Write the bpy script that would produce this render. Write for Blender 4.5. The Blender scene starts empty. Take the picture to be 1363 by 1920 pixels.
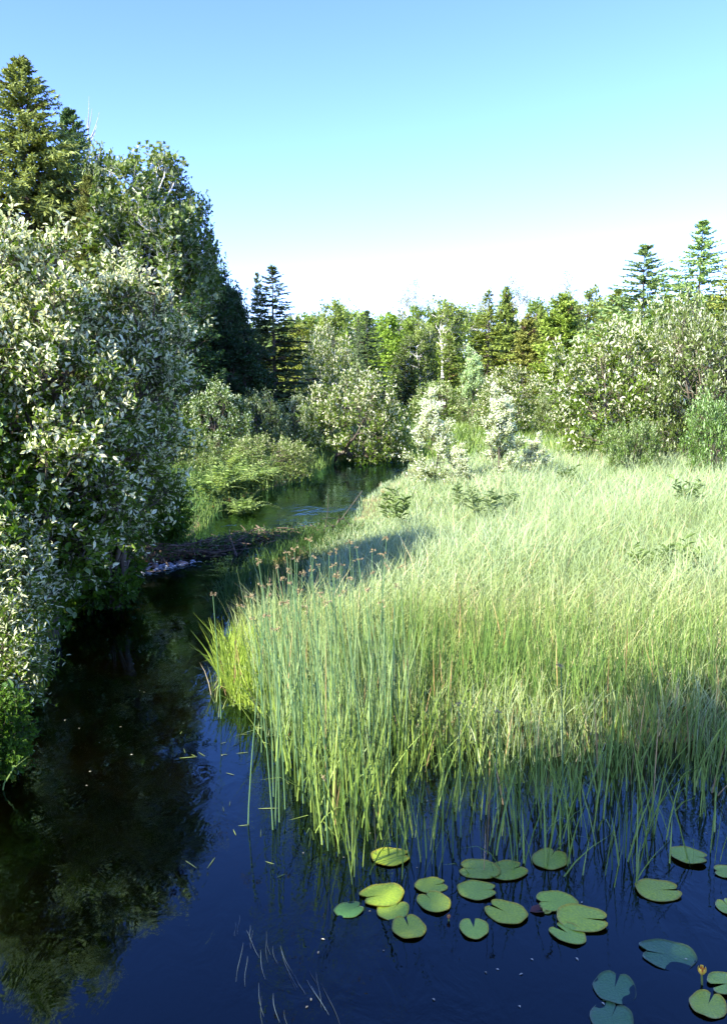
import bpy, math
import numpy as np
from math import radians, sin, cos, tan, pi

# ------------------------------------------------------------------ camera, sky, sun
SC = bpy.context.scene
COL = SC.collection
F_PX, CX, CY = 1598.0, 681.5, 960.0          # focal length and centre in photo pixels (1363 x 1920)
CAM_H = 2.5
PITCH = math.atan(240.0 / F_PX)
cam_d = bpy.data.cameras.new('camera')
cam = bpy.data.objects.new('camera', cam_d)
COL.objects.link(cam)
cam.location = (0, 0, CAM_H)
cam.rotation_euler = (pi / 2 - PITCH, 0, 0)
cam_d.sensor_fit = 'VERTICAL'
cam_d.sensor_height = 24.0
cam_d.lens = 24.0 * F_PX / 1920.0
cam_d.clip_start = 0.05
cam_d.clip_end = 3000
SC.camera = cam

SUN_EL, SUN_AZ = 37.0, 52.0                  # azimuth: degrees to the left of straight behind the camera
sunv = np.array([-sin(radians(SUN_AZ)) * cos(radians(SUN_EL)), -cos(radians(SUN_AZ)) * cos(radians(SUN_EL)), sin(radians(SUN_EL))])
w = bpy.data.worlds.new('World')
SC.world = w
w.use_nodes = True
nt = w.node_tree
nt.nodes.clear()
sky = nt.nodes.new('ShaderNodeTexSky')
sky.sky_type = 'NISHITA'
sky.sun_disc = False
sky.sun_elevation = radians(SUN_EL)
sky.sun_rotation = math.atan2(sunv[0], sunv[1])
sky.altitude = 200
sky.air_density = 1.0
sky.dust_density = 0.6
sky.ozone_density = 1.6
bgn = nt.nodes.new('ShaderNodeBackground')
bgn.inputs[1].default_value = 0.10
outn = nt.nodes.new('ShaderNodeOutputWorld')
gam = nt.nodes.new('ShaderNodeGamma'); gam.inputs[1].default_value = 1.25
tnt = nt.nodes.new('ShaderNodeMix'); tnt.data_type = 'RGBA'; tnt.blend_type = 'MULTIPLY'; tnt.inputs[0].default_value = 1
tnt.inputs[7].default_value = (.65, .71, 1.25, 1)
nt.links.new(sky.outputs[0], gam.inputs[0]); nt.links.new(gam.outputs[0], tnt.inputs[6])
nt.links.new(tnt.outputs[2], bgn.inputs[0])
nt.links.new(bgn.outputs[0], outn.inputs[0])

sd_ = bpy.data.lights.new('sun', 'SUN')
sd_.energy = 5.0
sd_.angle = radians(0.5)
sd_.color = (1.0, 0.94, 0.76)
sun = bpy.data.objects.new('sun', sd_)
COL.objects.link(sun)
from mathutils import Vector
sun.rotation_euler = Vector(sunv).to_track_quat('Z', 'Y').to_euler()
sun.location = (-20, -20, 30)

SC.view_settings.view_transform = 'Standard'
SC.view_settings.look = 'None'
SC.view_settings.exposure = 1.8
SC.view_settings.gamma = 1.0
SC.cycles.max_bounces = 6
SC.cycles.diffuse_bounces = 2
SC.cycles.glossy_bounces = 3
SC.cycles.transmission_bounces = 3
SC.cycles.transparent_max_bounces = 6
SC.cycles.caustics_reflective = False
SC.cycles.caustics_refractive = False
SC.cycles.sample_clamp_indirect = 4.0
SC.cycles.use_denoising = True

# ------------------------------------------------------------------ photo pixel -> place helpers
_c, _s = cos(PITCH), sin(PITCH)


def kz(py):
    t = (CY - py) / F_PX
    return (t * _c - _s) / (_c + t * _s)


def P(px, py, z=0.0):
    """ground point seen at a photo pixel, on the level z"""
    Y = (z - CAM_H) / kz(py)
    d = Y * _c - (z - CAM_H) * _s
    return ((px - CX) / F_PX * d, Y)


def Zat(py, Y):
    return CAM_H + Y * kz(py)


def Xat(px, Y, z=0.5):
    d = Y * _c - (z - CAM_H) * _s
    return (px - CX) / F_PX * d


def U(v):
    v = np.asarray(v, float)
    return v / (np.linalg.norm(v, axis=-1, keepdims=True) + 1e-9)


def wob(x, y, s=1.0, p=0.0):
    """smooth wandering value in about -1..1"""
    return (np.sin(x * 1.3 * s + 1.7 + p) * np.cos(y * 1.1 * s - .6 + 2 * p) + np.sin(x * 2.9 * s - y * 2.3 * s + p) * .5
            + np.sin(y * 4.3 * s + x * 1.9 * s + 3 * p) * .35) / 1.85


# ------------------------------------------------------------------ materials
def new_mat(name):
    m = bpy.data.materials.new(name)
    m.use_nodes = True
    m.node_tree.nodes.clear()
    return m, m.node_tree


def foliage_mat(name, trans=0.3, rough=0.55, spec=0.35):
    m, t = new_mat(name)
    N = t.nodes.new
    at = N('ShaderNodeAttribute'); at.attribute_name = 'Col'
    oi = N('ShaderNodeObjectInfo')
    mx = N('ShaderNodeMix'); mx.data_type = 'RGBA'; mx.blend_type = 'MULTIPLY'; mx.inputs[0].default_value = 1
    t.links.new(at.outputs['Color'], mx.inputs[6]); t.links.new(oi.outputs['Color'], mx.inputs[7])
    p = N('ShaderNodeBsdfPrincipled')
    p.inputs['Roughness'].default_value = rough
    p.inputs['Specular IOR Level'].default_value = spec
    t.links.new(mx.outputs[2], p.inputs['Base Color'])
    tr = N('ShaderNodeBsdfTranslucent')
    hs = N('ShaderNodeMix'); hs.data_type = 'RGBA'; hs.blend_type = 'MULTIPLY'; hs.inputs[0].default_value = 1
    hs.inputs[7].default_value = (1.15, 1.15, .55, 1)
    t.links.new(mx.outputs[2], hs.inputs[6]); t.links.new(hs.outputs[2], tr.inputs[0])
    ms = N('ShaderNodeMixShader'); ms.inputs[0].default_value = trans
    t.links.new(p.outputs[0], ms.inputs[1]); t.links.new(tr.outputs[0], ms.inputs[2])
    o = N('ShaderNodeOutputMaterial'); t.links.new(ms.outputs[0], o.inputs[0])
    return m


def noise_mat(name, c1, c2, scale=6, rough=.85, bump=.4, detail=6, stretch=(1, 1, 1), thr=(.35, .65), spec=.3):
    m, t = new_mat(name)
    N = t.nodes.new
    tc = N('ShaderNodeTexCoord'); mp = N('ShaderNodeMapping'); mp.inputs['Scale'].default_value = stretch
    t.links.new(tc.outputs['Object'], mp.inputs[0])
    nz = N('ShaderNodeTexNoise'); nz.inputs['Scale'].default_value = scale; nz.inputs['Detail'].default_value = detail
    t.links.new(mp.outputs[0], nz.inputs[0])
    cr = N('ShaderNodeValToRGB')
    cr.color_ramp.elements[0].position = thr[0]; cr.color_ramp.elements[1].position = thr[1]
    cr.color_ramp.elements[0].color = (*c1, 1); cr.color_ramp.elements[1].color = (*c2, 1)
    t.links.new(nz.outputs[0], cr.inputs[0])
    p = N('ShaderNodeBsdfPrincipled'); p.inputs['Roughness'].default_value = rough
    p.inputs['Specular IOR Level'].default_value = spec
    t.links.new(cr.outputs[0], p.inputs['Base Color'])
    b = N('ShaderNodeBump'); b.inputs['Strength'].default_value = bump; b.inputs['Distance'].default_value = .02
    t.links.new(nz.outputs[0], b.inputs['Height']); t.links.new(b.outputs[0], p.inputs['Normal'])
    o = N('ShaderNodeOutputMaterial'); t.links.new(p.outputs[0], o.inputs[0])
    return m


def water_mat():
    m, t = new_mat('stream_water')
    N = t.nodes.new
    tc = N('ShaderNodeTexCoord')
    mp = N('ShaderNodeMapping'); mp.inputs['Scale'].default_value = (1.6, 1.0, 1)
    t.links.new(tc.outputs['Object'], mp.inputs[0])
    n1 = N('ShaderNodeTexNoise'); n1.inputs['Scale'].default_value = 3.2; n1.inputs['Detail'].default_value = 4
    n1.inputs['Roughness'].default_value = .55; n1.inputs['Distortion'].default_value = .8
    t.links.new(mp.outputs[0], n1.inputs[0])
    n2 = N('ShaderNodeTexNoise'); n2.inputs['Scale'].default_value = .55; n2.inputs['Detail'].default_value = 2
    t.links.new(tc.outputs['Object'], n2.inputs[0])
    st = N('ShaderNodeMapRange'); st.inputs[1].default_value = .42; st.inputs[2].default_value = .65
    st.inputs[3].default_value = .03; st.inputs[4].default_value = .20
    t.links.new(n2.outputs[0], st.inputs[0])
    b = N('ShaderNodeBump'); b.inputs['Distance'].default_value = .05
    sy = N('ShaderNodeSeparateXYZ'); t.links.new(tc.outputs['Object'], sy.inputs[0])
    wd_ = N('ShaderNodeMapRange'); wd_.inputs[1].default_value = 12; wd_.inputs[2].default_value = 16      # ripples strengthened past the dam so the pool mirrors more sky
    wd_.inputs[3].default_value = 1; wd_.inputs[4].default_value = 2.2
    t.links.new(sy.outputs[1], wd_.inputs[0])
    mu = N('ShaderNodeMath'); mu.operation = 'MULTIPLY'
    t.links.new(st.outputs[0], mu.inputs[0]); t.links.new(wd_.outputs[0], mu.inputs[1])
    t.links.new(mu.outputs[0], b.inputs['Strength']); t.links.new(n1.outputs[0], b.inputs['Height'])
    gl = N('ShaderNodeBsdfGlossy'); gl.inputs['Roughness'].default_value = .015; gl.inputs[0].default_value = (.62, .94, 1, 1)
    tr = N('ShaderNodeBsdfTransparent'); tr.inputs[0].default_value = (.33, .26, .10, 1)
    fr = N('ShaderNodeFresnel'); fr.inputs[0].default_value = 1.45
    t.links.new(b.outputs[0], gl.inputs['Normal']); t.links.new(b.outputs[0], fr.inputs['Normal'])
    ms = N('ShaderNodeMixShader')
    t.links.new(fr.outputs[0], ms.inputs[0]); t.links.new(tr.outputs[0], ms.inputs[1]); t.links.new(gl.outputs[0], ms.inputs[2])
    o = N('ShaderNodeOutputMaterial'); t.links.new(ms.outputs[0], o.inputs[0])
    return m


def ground_mat():
    m, t = new_mat('earth_and_bed')
    N = t.nodes.new
    ge = N('ShaderNodeNewGeometry'); sp = N('ShaderNodeSeparateXYZ'); t.links.new(ge.outputs['Position'], sp.inputs[0])
    n1 = N('ShaderNodeTexNoise'); n1.inputs['Scale'].default_value = 1.1; n1.inputs['Detail'].default_value = 9
    n2 = N('ShaderNodeTexNoise'); n2.inputs['Scale'].default_value = 7; n2.inputs['Detail'].default_value = 8
    t.links.new(ge.outputs['Position'], n1.inputs[0]); t.links.new(ge.outputs['Position'], n2.inputs[0])
    bed = N('ShaderNodeValToRGB')
    bed.color_ramp.elements[0].position = .42; bed.color_ramp.elements[0].color = (.09, .075, .03, 1)
    bed.color_ramp.elements[1].position = .68; bed.color_ramp.elements[1].color = (.50, .26, .08, 1)
    t.links.new(n1.outputs[0], bed.inputs[0])
    dm = N('ShaderNodeMapRange'); dm.inputs[1].default_value = -.62; dm.inputs[2].default_value = -.38     # deep bed darkened in place of light absorbed by the water
    t.links.new(sp.outputs[2], dm.inputs[0])
    bm = N('ShaderNodeMix'); bm.data_type = 'RGBA'; bm.inputs[6].default_value = (.035, .022, .010, 1)
    t.links.new(dm.outputs[0], bm.inputs[0]); t.links.new(bed.outputs[0], bm.inputs[7])
    land = N('ShaderNodeValToRGB')
    land.color_ramp.elements[0].position = .35; land.color_ramp.elements[0].color = (.035, .045, .015, 1)
    land.color_ramp.elements[1].position = .7; land.color_ramp.elements[1].color = (.10, .13, .04, 1)
    t.links.new(n2.outputs[0], land.inputs[0])
    mr = N('ShaderNodeMapRange'); mr.inputs[1].default_value = -.04; mr.inputs[2].default_value = .05
    t.links.new(sp.outputs[2], mr.inputs[0])
    mx = N('ShaderNodeMix'); mx.data_type = 'RGBA'
    t.links.new(mr.outputs[0], mx.inputs[0]); t.links.new(bm.outputs[2], mx.inputs[6]); t.links.new(land.outputs[0], mx.inputs[7])
    p = N('ShaderNodeBsdfPrincipled'); p.inputs['Roughness'].default_value = .9
    t.links.new(mx.outputs[2], p.inputs['Base Color'])
    b = N('ShaderNodeBump'); b.inputs['Strength'].default_value = .6; b.inputs['Distance'].default_value = .05
    t.links.new(n2.outputs[0], b.inputs['Height']); t.links.new(b.outputs[0], p.inputs['Normal'])
    o = N('ShaderNodeOutputMaterial'); t.links.new(p.outputs[0], o.inputs[0])
    return m


def pad_mat():
    m, t = new_mat('pad_skin')
    N = t.nodes.new
    tc = N('ShaderNodeTexCoord'); oi = N('ShaderNodeObjectInfo')
    nz = N('ShaderNodeTexNoise'); nz.inputs['Scale'].default_value = 9; nz.inputs['Detail'].default_value = 5
    t.links.new(tc.outputs['Object'], nz.inputs[0])
    cr = N('ShaderNodeValToRGB')
    cr.color_ramp.elements[0].position = .3; cr.color_ramp.elements[0].color = (.17, .27, .018, 1)
    cr.color_ramp.elements[1].position = .7; cr.color_ramp.elements[1].color = (.33, .42, .025, 1)
    t.links.new(nz.outputs[0], cr.inputs[0])
    at = N('ShaderNodeAttribute'); at.attribute_name = 'Col'
    m1 = N('ShaderNodeMix'); m1.data_type = 'RGBA'; m1.blend_type = 'MULTIPLY'; m1.inputs[0].default_value = 1
    m2 = N('ShaderNodeMix'); m2.data_type = 'RGBA'; m2.blend_type = 'MULTIPLY'; m2.inputs[0].default_value = 1
    t.links.new(cr.outputs[0], m1.inputs[6]); t.links.new(at.outputs['Color'], m1.inputs[7])
    t.links.new(m1.outputs[2], m2.inputs[6]); t.links.new(oi.outputs['Color'], m2.inputs[7])
    p = N('ShaderNodeBsdfPrincipled'); p.inputs['Roughness'].default_value = .42
    t.links.new(m2.outputs[2], p.inputs['Base Color'])
    b = N('ShaderNodeBump'); b.inputs['Strength'].default_value = .25; b.inputs['Distance'].default_value = .01
    t.links.new(nz.outputs[0], b.inputs['Height']); t.links.new(b.outputs[0], p.inputs['Normal'])
    o = N('ShaderNodeOutputMaterial'); t.links.new(p.outputs[0], o.inputs[0])
    return m


M_LEAF = foliage_mat('leaf', .32, .5, .18)
M_NEEDLE = foliage_mat('needle', .25, .6, .2)
M_GRASS = foliage_mat('grass_blade', .38, .5, .18)
M_REED = foliage_mat('reed_stem', .22, .45, .22)
M_PLANT = foliage_mat('petal', .25, .5, .3)
M_BARK = noise_mat('grey_brown_bark', (.06, .045, .03), (.17, .14, .105), 14, stretch=(1, 1, .25))
M_BIRCH = noise_mat('white_birch_bark', (.16, .15, .13), (.72, .70, .64), 9, stretch=(.6, .6, 3), thr=(.3, .42))
M_WOOD = noise_mat('weathered_wood', (.045, .03, .016), (.18, .13, .085), 18, stretch=(1, 1, 1))
M_ROCK = noise_mat('wet_rock', (.10, .08, .06), (.34, .22, .15), 12, rough=.5)
M_FOAM = noise_mat('water_foam', (.25, .3, .33), (.75, .8, .85), 25, rough=.5)
M_WATER = water_mat()
M_GROUND = ground_mat()
M_PAD = pad_mat()


# ------------------------------------------------------------------ mesh builders
def np_mesh(name, V, faces, C=None, mat=None, smooth=False):
    """V (n,3); faces: list of (m,k) index arrays; C (n,3) colours"""
    me = bpy.data.meshes.new(name)
    V = np.ascontiguousarray(V, np.float32)
    me.vertices.add(len(V))
    me.vertices.foreach_set('co', V.ravel())
    faces = [np.asarray(f, np.int32) for f in faces if len(f)]
    loops = np.concatenate([f.ravel() for f in faces])
    tot = np.concatenate([np.full(len(f), f.shape[1], np.int32) for f in faces])
    start = np.concatenate([[0], np.cumsum(tot)[:-1]]).astype(np.int32)
    me.loops.add(len(loops)); me.loops.foreach_set('vertex_index', loops)
    me.polygons.add(len(tot)); me.polygons.foreach_set('loop_start', start)
    if smooth:
        me.polygons.foreach_set('use_smooth', np.ones(len(tot), bool))
    else:
        me.polygons.foreach_set('use_smooth', np.zeros(len(tot), bool))
    me.update(calc_edges=True)
    if C is not None:
        a = me.color_attributes.new('Col', 'FLOAT_COLOR', 'POINT')
        c4 = np.ones((len(V), 4), np.float32); c4[:, :3] = C
        a.data.foreach_set('color', c4.ravel())
    if mat:
        me.materials.append(mat)
    return me


class Geo:
    """collects pieces, then becomes ONE mesh"""
    def __init__(s): s.V = []; s.F = {}; s.C = []; s.n = 0

    def add(s, V, F, C):
        V = np.asarray(V, float).reshape(-1, 3)
        C = np.broadcast_to(np.asarray(C, float), (len(V), 3))
        for f in (F if isinstance(F, list) else [F]):
            f = np.asarray(f)
            s.F.setdefault(f.shape[1], []).append(f + s.n)
        s.V.append(V); s.C.append(C); s.n += len(V)
        return s

    def mesh(s, name, mat, smooth=False):
        return np_mesh(name, np.concatenate(s.V), [np.concatenate(v) for v in s.F.values()], np.concatenate(s.C), mat, smooth)


def obj(name, me, parent=None, loc=(0, 0, 0), rot=(0, 0, 0)):
    o = bpy.data.objects.new(name, me)
    COL.objects.link(o)
    o.location = loc; o.rotation_euler = rot
    if parent: o.parent = parent
    return o


def tag(o, label=None, cat=None, group=None, kind=None):
    if label: o['label'] = label
    if cat: o['category'] = cat
    if group: o['group'] = group
    if kind: o['kind'] = kind
    return o


LEAF4 = (np.array([[0, 0, 0], [.5, .48, .10], [0, 1, -.06], [-.5, .48, .10]]), np.array([[0, 1, 2, 3]]))
LEAF6 = (np.array([[0, 0, 0], [.36, .22, .08], [.46, .58, .10], [0, 1, -.10], [-.46, .58, .10], [-.36, .22, .08]]),
         np.array([[0, 1, 2, 3], [0, 3, 4, 5]]))
SPRAY = (np.array([[0, 0, 0], [.5, .25, 0], [.32, .7, -.03], [0, 1, -.05], [-.32, .7, -.03], [-.5, .25, 0]]),
         np.array([[0, 1, 2, 3], [0, 3, 4, 5]]))


def stamp(g, tpl, pos, d, n, L, W, C):
    """one copy of the little template per row"""
    tv, tf = tpl
    d = U(d); n = n - (n * d).sum(-1, keepdims=True) * d; n = U(n); s = np.cross(d, n)
    L = np.broadcast_to(L, len(pos))[:, None, None]; W = np.broadcast_to(W, len(pos))[:, None, None]
    V = pos[:, None] + s[:, None] * tv[None, :, 0:1] * W + d[:, None] * tv[None, :, 1:2] * L + n[:, None] * tv[None, :, 2:3] * L
    k = len(tv)
    F = (tf[None] + (np.arange(len(pos)) * k)[:, None, None]).reshape(-1, tf.shape[1])
    g.add(V.reshape(-1, 3), F, np.repeat(C, k, axis=0))


def tubes(g, pts, rad, C, sides=4):
    """pts (B,n,3), rad (B,n)"""
    pts = np.asarray(pts, float); rad = np.asarray(rad, float)
    B, n, _ = pts.shape
    T = np.gradient(pts, axis=1); T = U(T)
    ref = np.where(np.abs(T[:, :1, 2:3]) > .8, np.array([1., 0, 0]), np.array([0., 0, 1.]))
    ref = np.broadcast_to(ref, T.shape)
    a = U(np.cross(T, ref)); b = np.cross(T, a)
    th = np.arange(sides) / sides * 2 * pi
    V = pts[:, :, None] + rad[:, :, None, None] * (a[:, :, None] * np.cos(th)[None, None, :, None] + b[:, :, None] * np.sin(th)[None, None, :, None])
    i = np.arange(n - 1)[:, None] * sides; j = np.arange(sides)[None]; j2 = (j + 1) % sides
    q = np.stack([i + j, i + j2, i + sides + j2, i + sides + j], -1).reshape(-1, 4)
    F = (q[None] + (np.arange(B) * n * sides)[:, None, None]).reshape(-1, 4)
    C = np.asarray(C, float)
    if C.ndim == 2: C = np.repeat(C, n * sides, axis=0)
    g.add(V.reshape(-1, 3), F, C)


def curve3(a, b, mid, n):
    t = np.linspace(0, 1, n)[None, :, None]
    return (1 - t) ** 2 * a[:, None] + 2 * t * (1 - t) * mid[:, None] + t ** 2 * b[:, None]


def blades(g, pos, h, wd, lean, bend, C, seg=3, face=None, tipw=.08, stiff=1.8, rng=None):
    """grass blades. lean (n,2) horizontal vector (fraction of h), bend extra droop at the tip"""
    n = len(pos)
    face = rng.uniform(0, pi, n) if face is None else face
    wv = np.stack([np.cos(face), np.sin(face), np.zeros(n)], -1)
    V = np.zeros((n, (seg + 1) * 2, 3))
    for k in range(seg + 1):
        t = k / seg
        c = pos.copy()
        c[:, :2] += lean * (h * t ** stiff)[:, None]
        c[:, 2] += h * (t - bend * t ** 3)
        hw = wd * ((1 - t ** 2.2) * (1 - tipw) + tipw) * .5 * (.7 + .6 * min(t * 2, 1) * (t < 1))
        V[:, 2 * k] = c - wv * hw[:, None]; V[:, 2 * k + 1] = c + wv * hw[:, None]
    k = np.arange(seg)[:, None] * 2
    q = np.concatenate([k, k + 1, k + 3, k + 2], 1)
    F = (q[None] + (np.arange(n) * (seg + 1) * 2)[:, None, None]).reshape(-1, 4)
    g.add(V.reshape(-1, 3), F, np.repeat(C, (seg + 1) * 2, axis=0))


def in_poly(x, y, poly):
    r = np.zeros(np.shape(x), bool)
    n = len(poly)
    for i in range(n):
        x0, y0 = poly[i]; x1, y1 = poly[(i + 1) % n]
        c = (y0 > y) != (y1 > y)
        with np.errstate(divide='ignore', invalid='ignore'):
            r ^= c & (x < (x1 - x0) * (y - y0) / (y1 - y0 + 1e-12) + x0)
    return r


def poly_dist(x, y, poly):
    """signed distance: negative inside"""
    d = np.full(np.shape(x), 1e9)
    n = len(poly)
    for i in range(n):
        x0, y0 = poly[i]; x1, y1 = poly[(i + 1) % n]
        dx, dy = x1 - x0, y1 - y0
        t = np.clip(((x - x0) * dx + (y - y0) * dy) / (dx * dx + dy * dy + 1e-12), 0, 1)
        d = np.minimum(d, np.hypot(x - x0 - t * dx, y - y0 - t * dy))
    return np.where(in_poly(x, y, poly), -d, d)


# ------------------------------------------------------------------ the lie of the land
POLY_NEAR = [P(*q) for q in [(-60, 1560), (10, 1420), (60, 1300), (95, 1210), (125, 1120), (205, 1078), (300, 1045), (385, 985), (395, 958), (470, 930),
             (560, 900), (612, 874), (640, 864), (700, 861), (765, 858), (772, 868), (760, 885), (728, 905), (690, 935), (655, 975),
             (600, 1000), (480, 1060), (430, 1110), (425, 1200), (470, 1290), (620, 1370), (800, 1400), (1080, 1410), (1363, 1400)]] + \
            [(12, 6.2), (12, -14), (-3.5, -14), (-3.2, 0), (-2.9, 3.0)]
POLY_FAR = [P(*q) for q in [(780, 862), (800, 852), (850, 848), (930, 846), (975, 850), (960, 858), (900, 862), (850, 868)]]
POLY_FAR2 = [P(*q) for q in [(985, 822), (1010, 818), (1060, 815), (1100, 816), (1080, 826), (1020, 828)]]


def height(x, y):
    x = np.asarray(x, float); y = np.asarray(y, float)
    d = np.minimum(np.minimum(poly_dist(x, y, POLY_NEAR), poly_dist(x, y, POLY_FAR)), poly_dist(x, y, POLY_FAR2))
    d = d + .12 * wob(x, y, 1.6) + np.where((y < 8) & (x > -1), .22, 0) * wob(x, y, 2.3, 3)
    land = .20 * (1 - np.exp(-np.clip(d, 0, None) / 1.3)) + .05 * wob(x, y, .7, 1)
    land *= np.clip(d / .8, 0, 1)
    bank = np.clip((-x - 4 - .12 * y) / 14, 0, 1) ** 1.3 * 2.0            # the land climbs on the left
    far = np.clip((np.hypot(x, y) - 55) / 60, 0, 1) ** 1.2 * 2.2
    bed = -np.interp(y, [6, 8, 11, 12], [.78, .42, .42, .3]) * (1 - np.exp(np.clip(d, None, 0) / .6)) - .06 * wob(x, y, 1.2, 2) * np.clip(-d, 0, 1)
    return np.where(d > 0, land + (bank + far) * np.clip(d / 3, 0, 1), bed)


def axis(a, b, step, lo, hi):
    core = list(np.arange(a, b + 1e-6, step))
    s = step; v = a; left = []
    while v > lo: s *= 1.35; v -= s; left.append(v)
    s = step; v = b; right = []
    while v < hi: s *= 1.35; v += s; right.append(v)
    return np.array(left[::-1] + core + right)


gx = axis(-13, 22, .22, -700, 700); gy = axis(-4, 48, .22, -700, 900)
XX, YY = np.meshgrid(gx, gy)
ZZ = height(XX, YY)
nx, ny = len(gx), len(gy)
ii = (np.arange(ny - 1)[:, None] * nx + np.arange(nx - 1)[None]).ravel()
gm = np_mesh('ground', np.stack([XX, YY, ZZ], -1).reshape(-1, 3), [np.stack([ii, ii + 1, ii + 1 + nx, ii + nx], -1)], None, M_GROUND, True)
tag(obj('ground', gm), kind='structure')
wx = np.linspace(-60, 60, 5); wy = np.linspace(-60, 60, 5)
WX, WY = np.meshgrid(wx, wy)
ii = (np.arange(4)[:, None] * 5 + np.arange(4)[None]).ravel()
wm = np_mesh('water', np.stack([WX, WY, 0 * WX], -1).reshape(-1, 3), [np.stack([ii, ii + 1, ii + 6, ii + 5], -1)], None, M_WATER)
tag(obj('water', wm), kind='structure')


# ------------------------------------------------------------------ trees and shrubs
def lobed(rng, u, k=9, amp=.28):
    """uneven radius over directions u"""
    c = U(rng.normal(size=(k, 3))); a = rng.uniform(-amp, amp, k)
    return 1 + (np.exp((u @ c.T - 1) * 5) * a).sum(-1)


def broad(seed, H, R, zlo=.0, stems=4, clusters=90, twigs=9, leaves=12, leaf=(.09, .042), twig_len=.38, cols=None, pale=.3,
          bark=None, tpl=LEAF4, ry=None, top=1.0, trunk_r=.05, up=.5, shell=.5, sig=.16, spread=1.0, lean=(0, 0), amp=.28, tiershape=1.0, cone=0.0):
    """returns (crown mesh, trunk mesh). H height, R radius, zlo height (fraction) where the crown begins"""
    rng = np.random.default_rng(seed)
    ry = ry or R
    zc = H * (zlo + 1) / 2; rz = H * (1 - zlo) / 2
    u = U(rng.normal(size=(clusters, 3)))
    r = rng.uniform(shell ** 3, 1, clusters) ** (1 / 3) * lobed(rng, u, 11, amp)
    cc = u * r[:, None] * np.array([R, ry, rz]) * .93
    # shrubs swell toward the base, trees toward the middle
    cc[:, :2] *= (1 + .15 * (1 - (cc[:, 2:3] / rz)) * tiershape * .5)
    cc[:, :2] *= 1 - cone * (cc[:, 2:3] / rz)
    cc[:, 2] += zc
    cc[:, 0] += lean[0] * cc[:, 2] / H; cc[:, 1] += lean[1] * cc[:, 2] / H
    cc[:, 2] = np.clip(cc[:, 2], .12, H * 1.02)
    gt = Geo()
    # main stems
    n = 7
    az = rng.uniform(0, 2 * pi, stems)
    ends = np.stack([np.cos(az) * R * rng.uniform(.15, .6, stems), np.sin(az) * ry * rng.uniform(.15, .6, stems), H * rng.uniform(.72, .93, stems)], -1)
    ends[:, 0] += lean[0]; ends[:, 1] += lean[1]
    if stems == 1: ends = np.array([[lean[0], lean[1], H * .93]])
    base = np.stack([np.cos(az) * .03 * H * (stems > 1), np.sin(az) * .03 * H * (stems > 1), np.full(stems, -.1)], -1)
    mid = (base + ends) / 2 + rng.normal(size=(stems, 3)) * H * .05; mid[:, 2] = H * .5
    sp = curve3(base, ends, mid, n)
    sp[:, 1:-1] += rng.normal(size=(stems, n - 2, 3)) * H * .008
    rr = trunk_r * np.linspace(1, .18, n)[None] * rng.uniform(.7, 1.1, (stems, 1))
    bc = np.ones(3)
    tubes(gt, sp, rr, bc, 7)
    # a limb from a stem to every cluster
    flat = sp.reshape(-1, 3)
    dz = cc[:, None, 2] - flat[None, :, 2]
    dd = np.linalg.norm(cc[:, None] - flat[None], axis=-1) + np.where(dz < .1 * H * .3, 3 * H, 0) * (flat[None, :, 2] > .05)
    a = flat[dd.argmin(1)]
    m = (a + cc) / 2; m[:, 2] -= .06 * np.linalg.norm(cc - a, axis=1)
    lp = curve3(a, cc, m, 5); lp[:, 1:-1] += rng.normal(size=(clusters, 3, 3)) * .012 * H * .3
    tubes(gt, lp, trunk_r * np.linspace(.34, .08, 5)[None] * np.ones((clusters, 1)), bc, 4)
    # twigs
    T = clusters * twigs
    ci = np.repeat(np.arange(clusters), twigs)
    out = U(cc - np.array([lean[0] * .5, lean[1] * .5, zc * .8]))
    td = U(out[ci] * .55 + np.array([0, 0, up]) + rng.normal(size=(T, 3)) * .55 * spread)
    csz = rng.uniform(.45, 1.5, clusters)[ci]
    tb = cc[ci] + rng.normal(size=(T, 3)) * sig * R * .38 * csz[:, None]
    tb[:, 2] = np.maximum(tb[:, 2], .03)
    tl = twig_len * rng.uniform(.5, 1.2, T)
    te = tb + td * tl[:, None]
    tubes(gt, np.stack([cc[ci] * .5 + tb * .5, tb, te], 1), np.array([[.006, .005, .002]]) * np.ones((T, 1)) * (H / 4) ** .4, bc, 3)
    # leaves
    g = Geo()
    N = T * leaves
    ti = np.repeat(np.arange(T), leaves)
    t = rng.uniform(.08, 1.05, N)
    pos = tb[ti] + td[ti] * (tl[ti] * t)[:, None] + rng.normal(size=(N, 3)) * leaf[0] * .35
    perp = U(np.cross(td[ti], rng.normal(size=(N, 3))))
    ld = U(td[ti] * rng.uniform(.3, .9, (N, 1)) + perp * .8 + np.array([0, 0, .12]))
    nn = U(np.array([0, 0, .75]) + out[ci[ti]] * .35 + rng.normal(size=(N, 3)) * .55)
    c0, c1, c2 = [np.array(c) for c in cols]
    k = np.clip(rng.beta(2, 2, N) * .6 + rng.uniform(0, 1, clusters)[ci[ti]] * .4, 0, 1)[:, None]
    C = c0 * (1 - k) + c1 * k
    # pale undersides and painted sun highlights, commoner toward twig tips and the top
    ht = np.clip((cc[ci[ti], 2] / H), 0, 1)
    pr = pale * (.35 + 1.1 * ht) * (.4 + .9 * t)
    pm = rng.uniform(size=N) < pr
    C[pm] = c2 * rng.uniform(.75, 1.15, (pm.sum(), 1))
    s = rng.uniform(.38, 1.3, N)
    stamp(g, tpl, pos, ld, nn, leaf[0] * s, leaf[1] * s * rng.uniform(.8, 1.2, N), C)
    return g.mesh('crown', M_LEAF), gt.mesh('trunk', bark or M_BARK, True)


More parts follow.
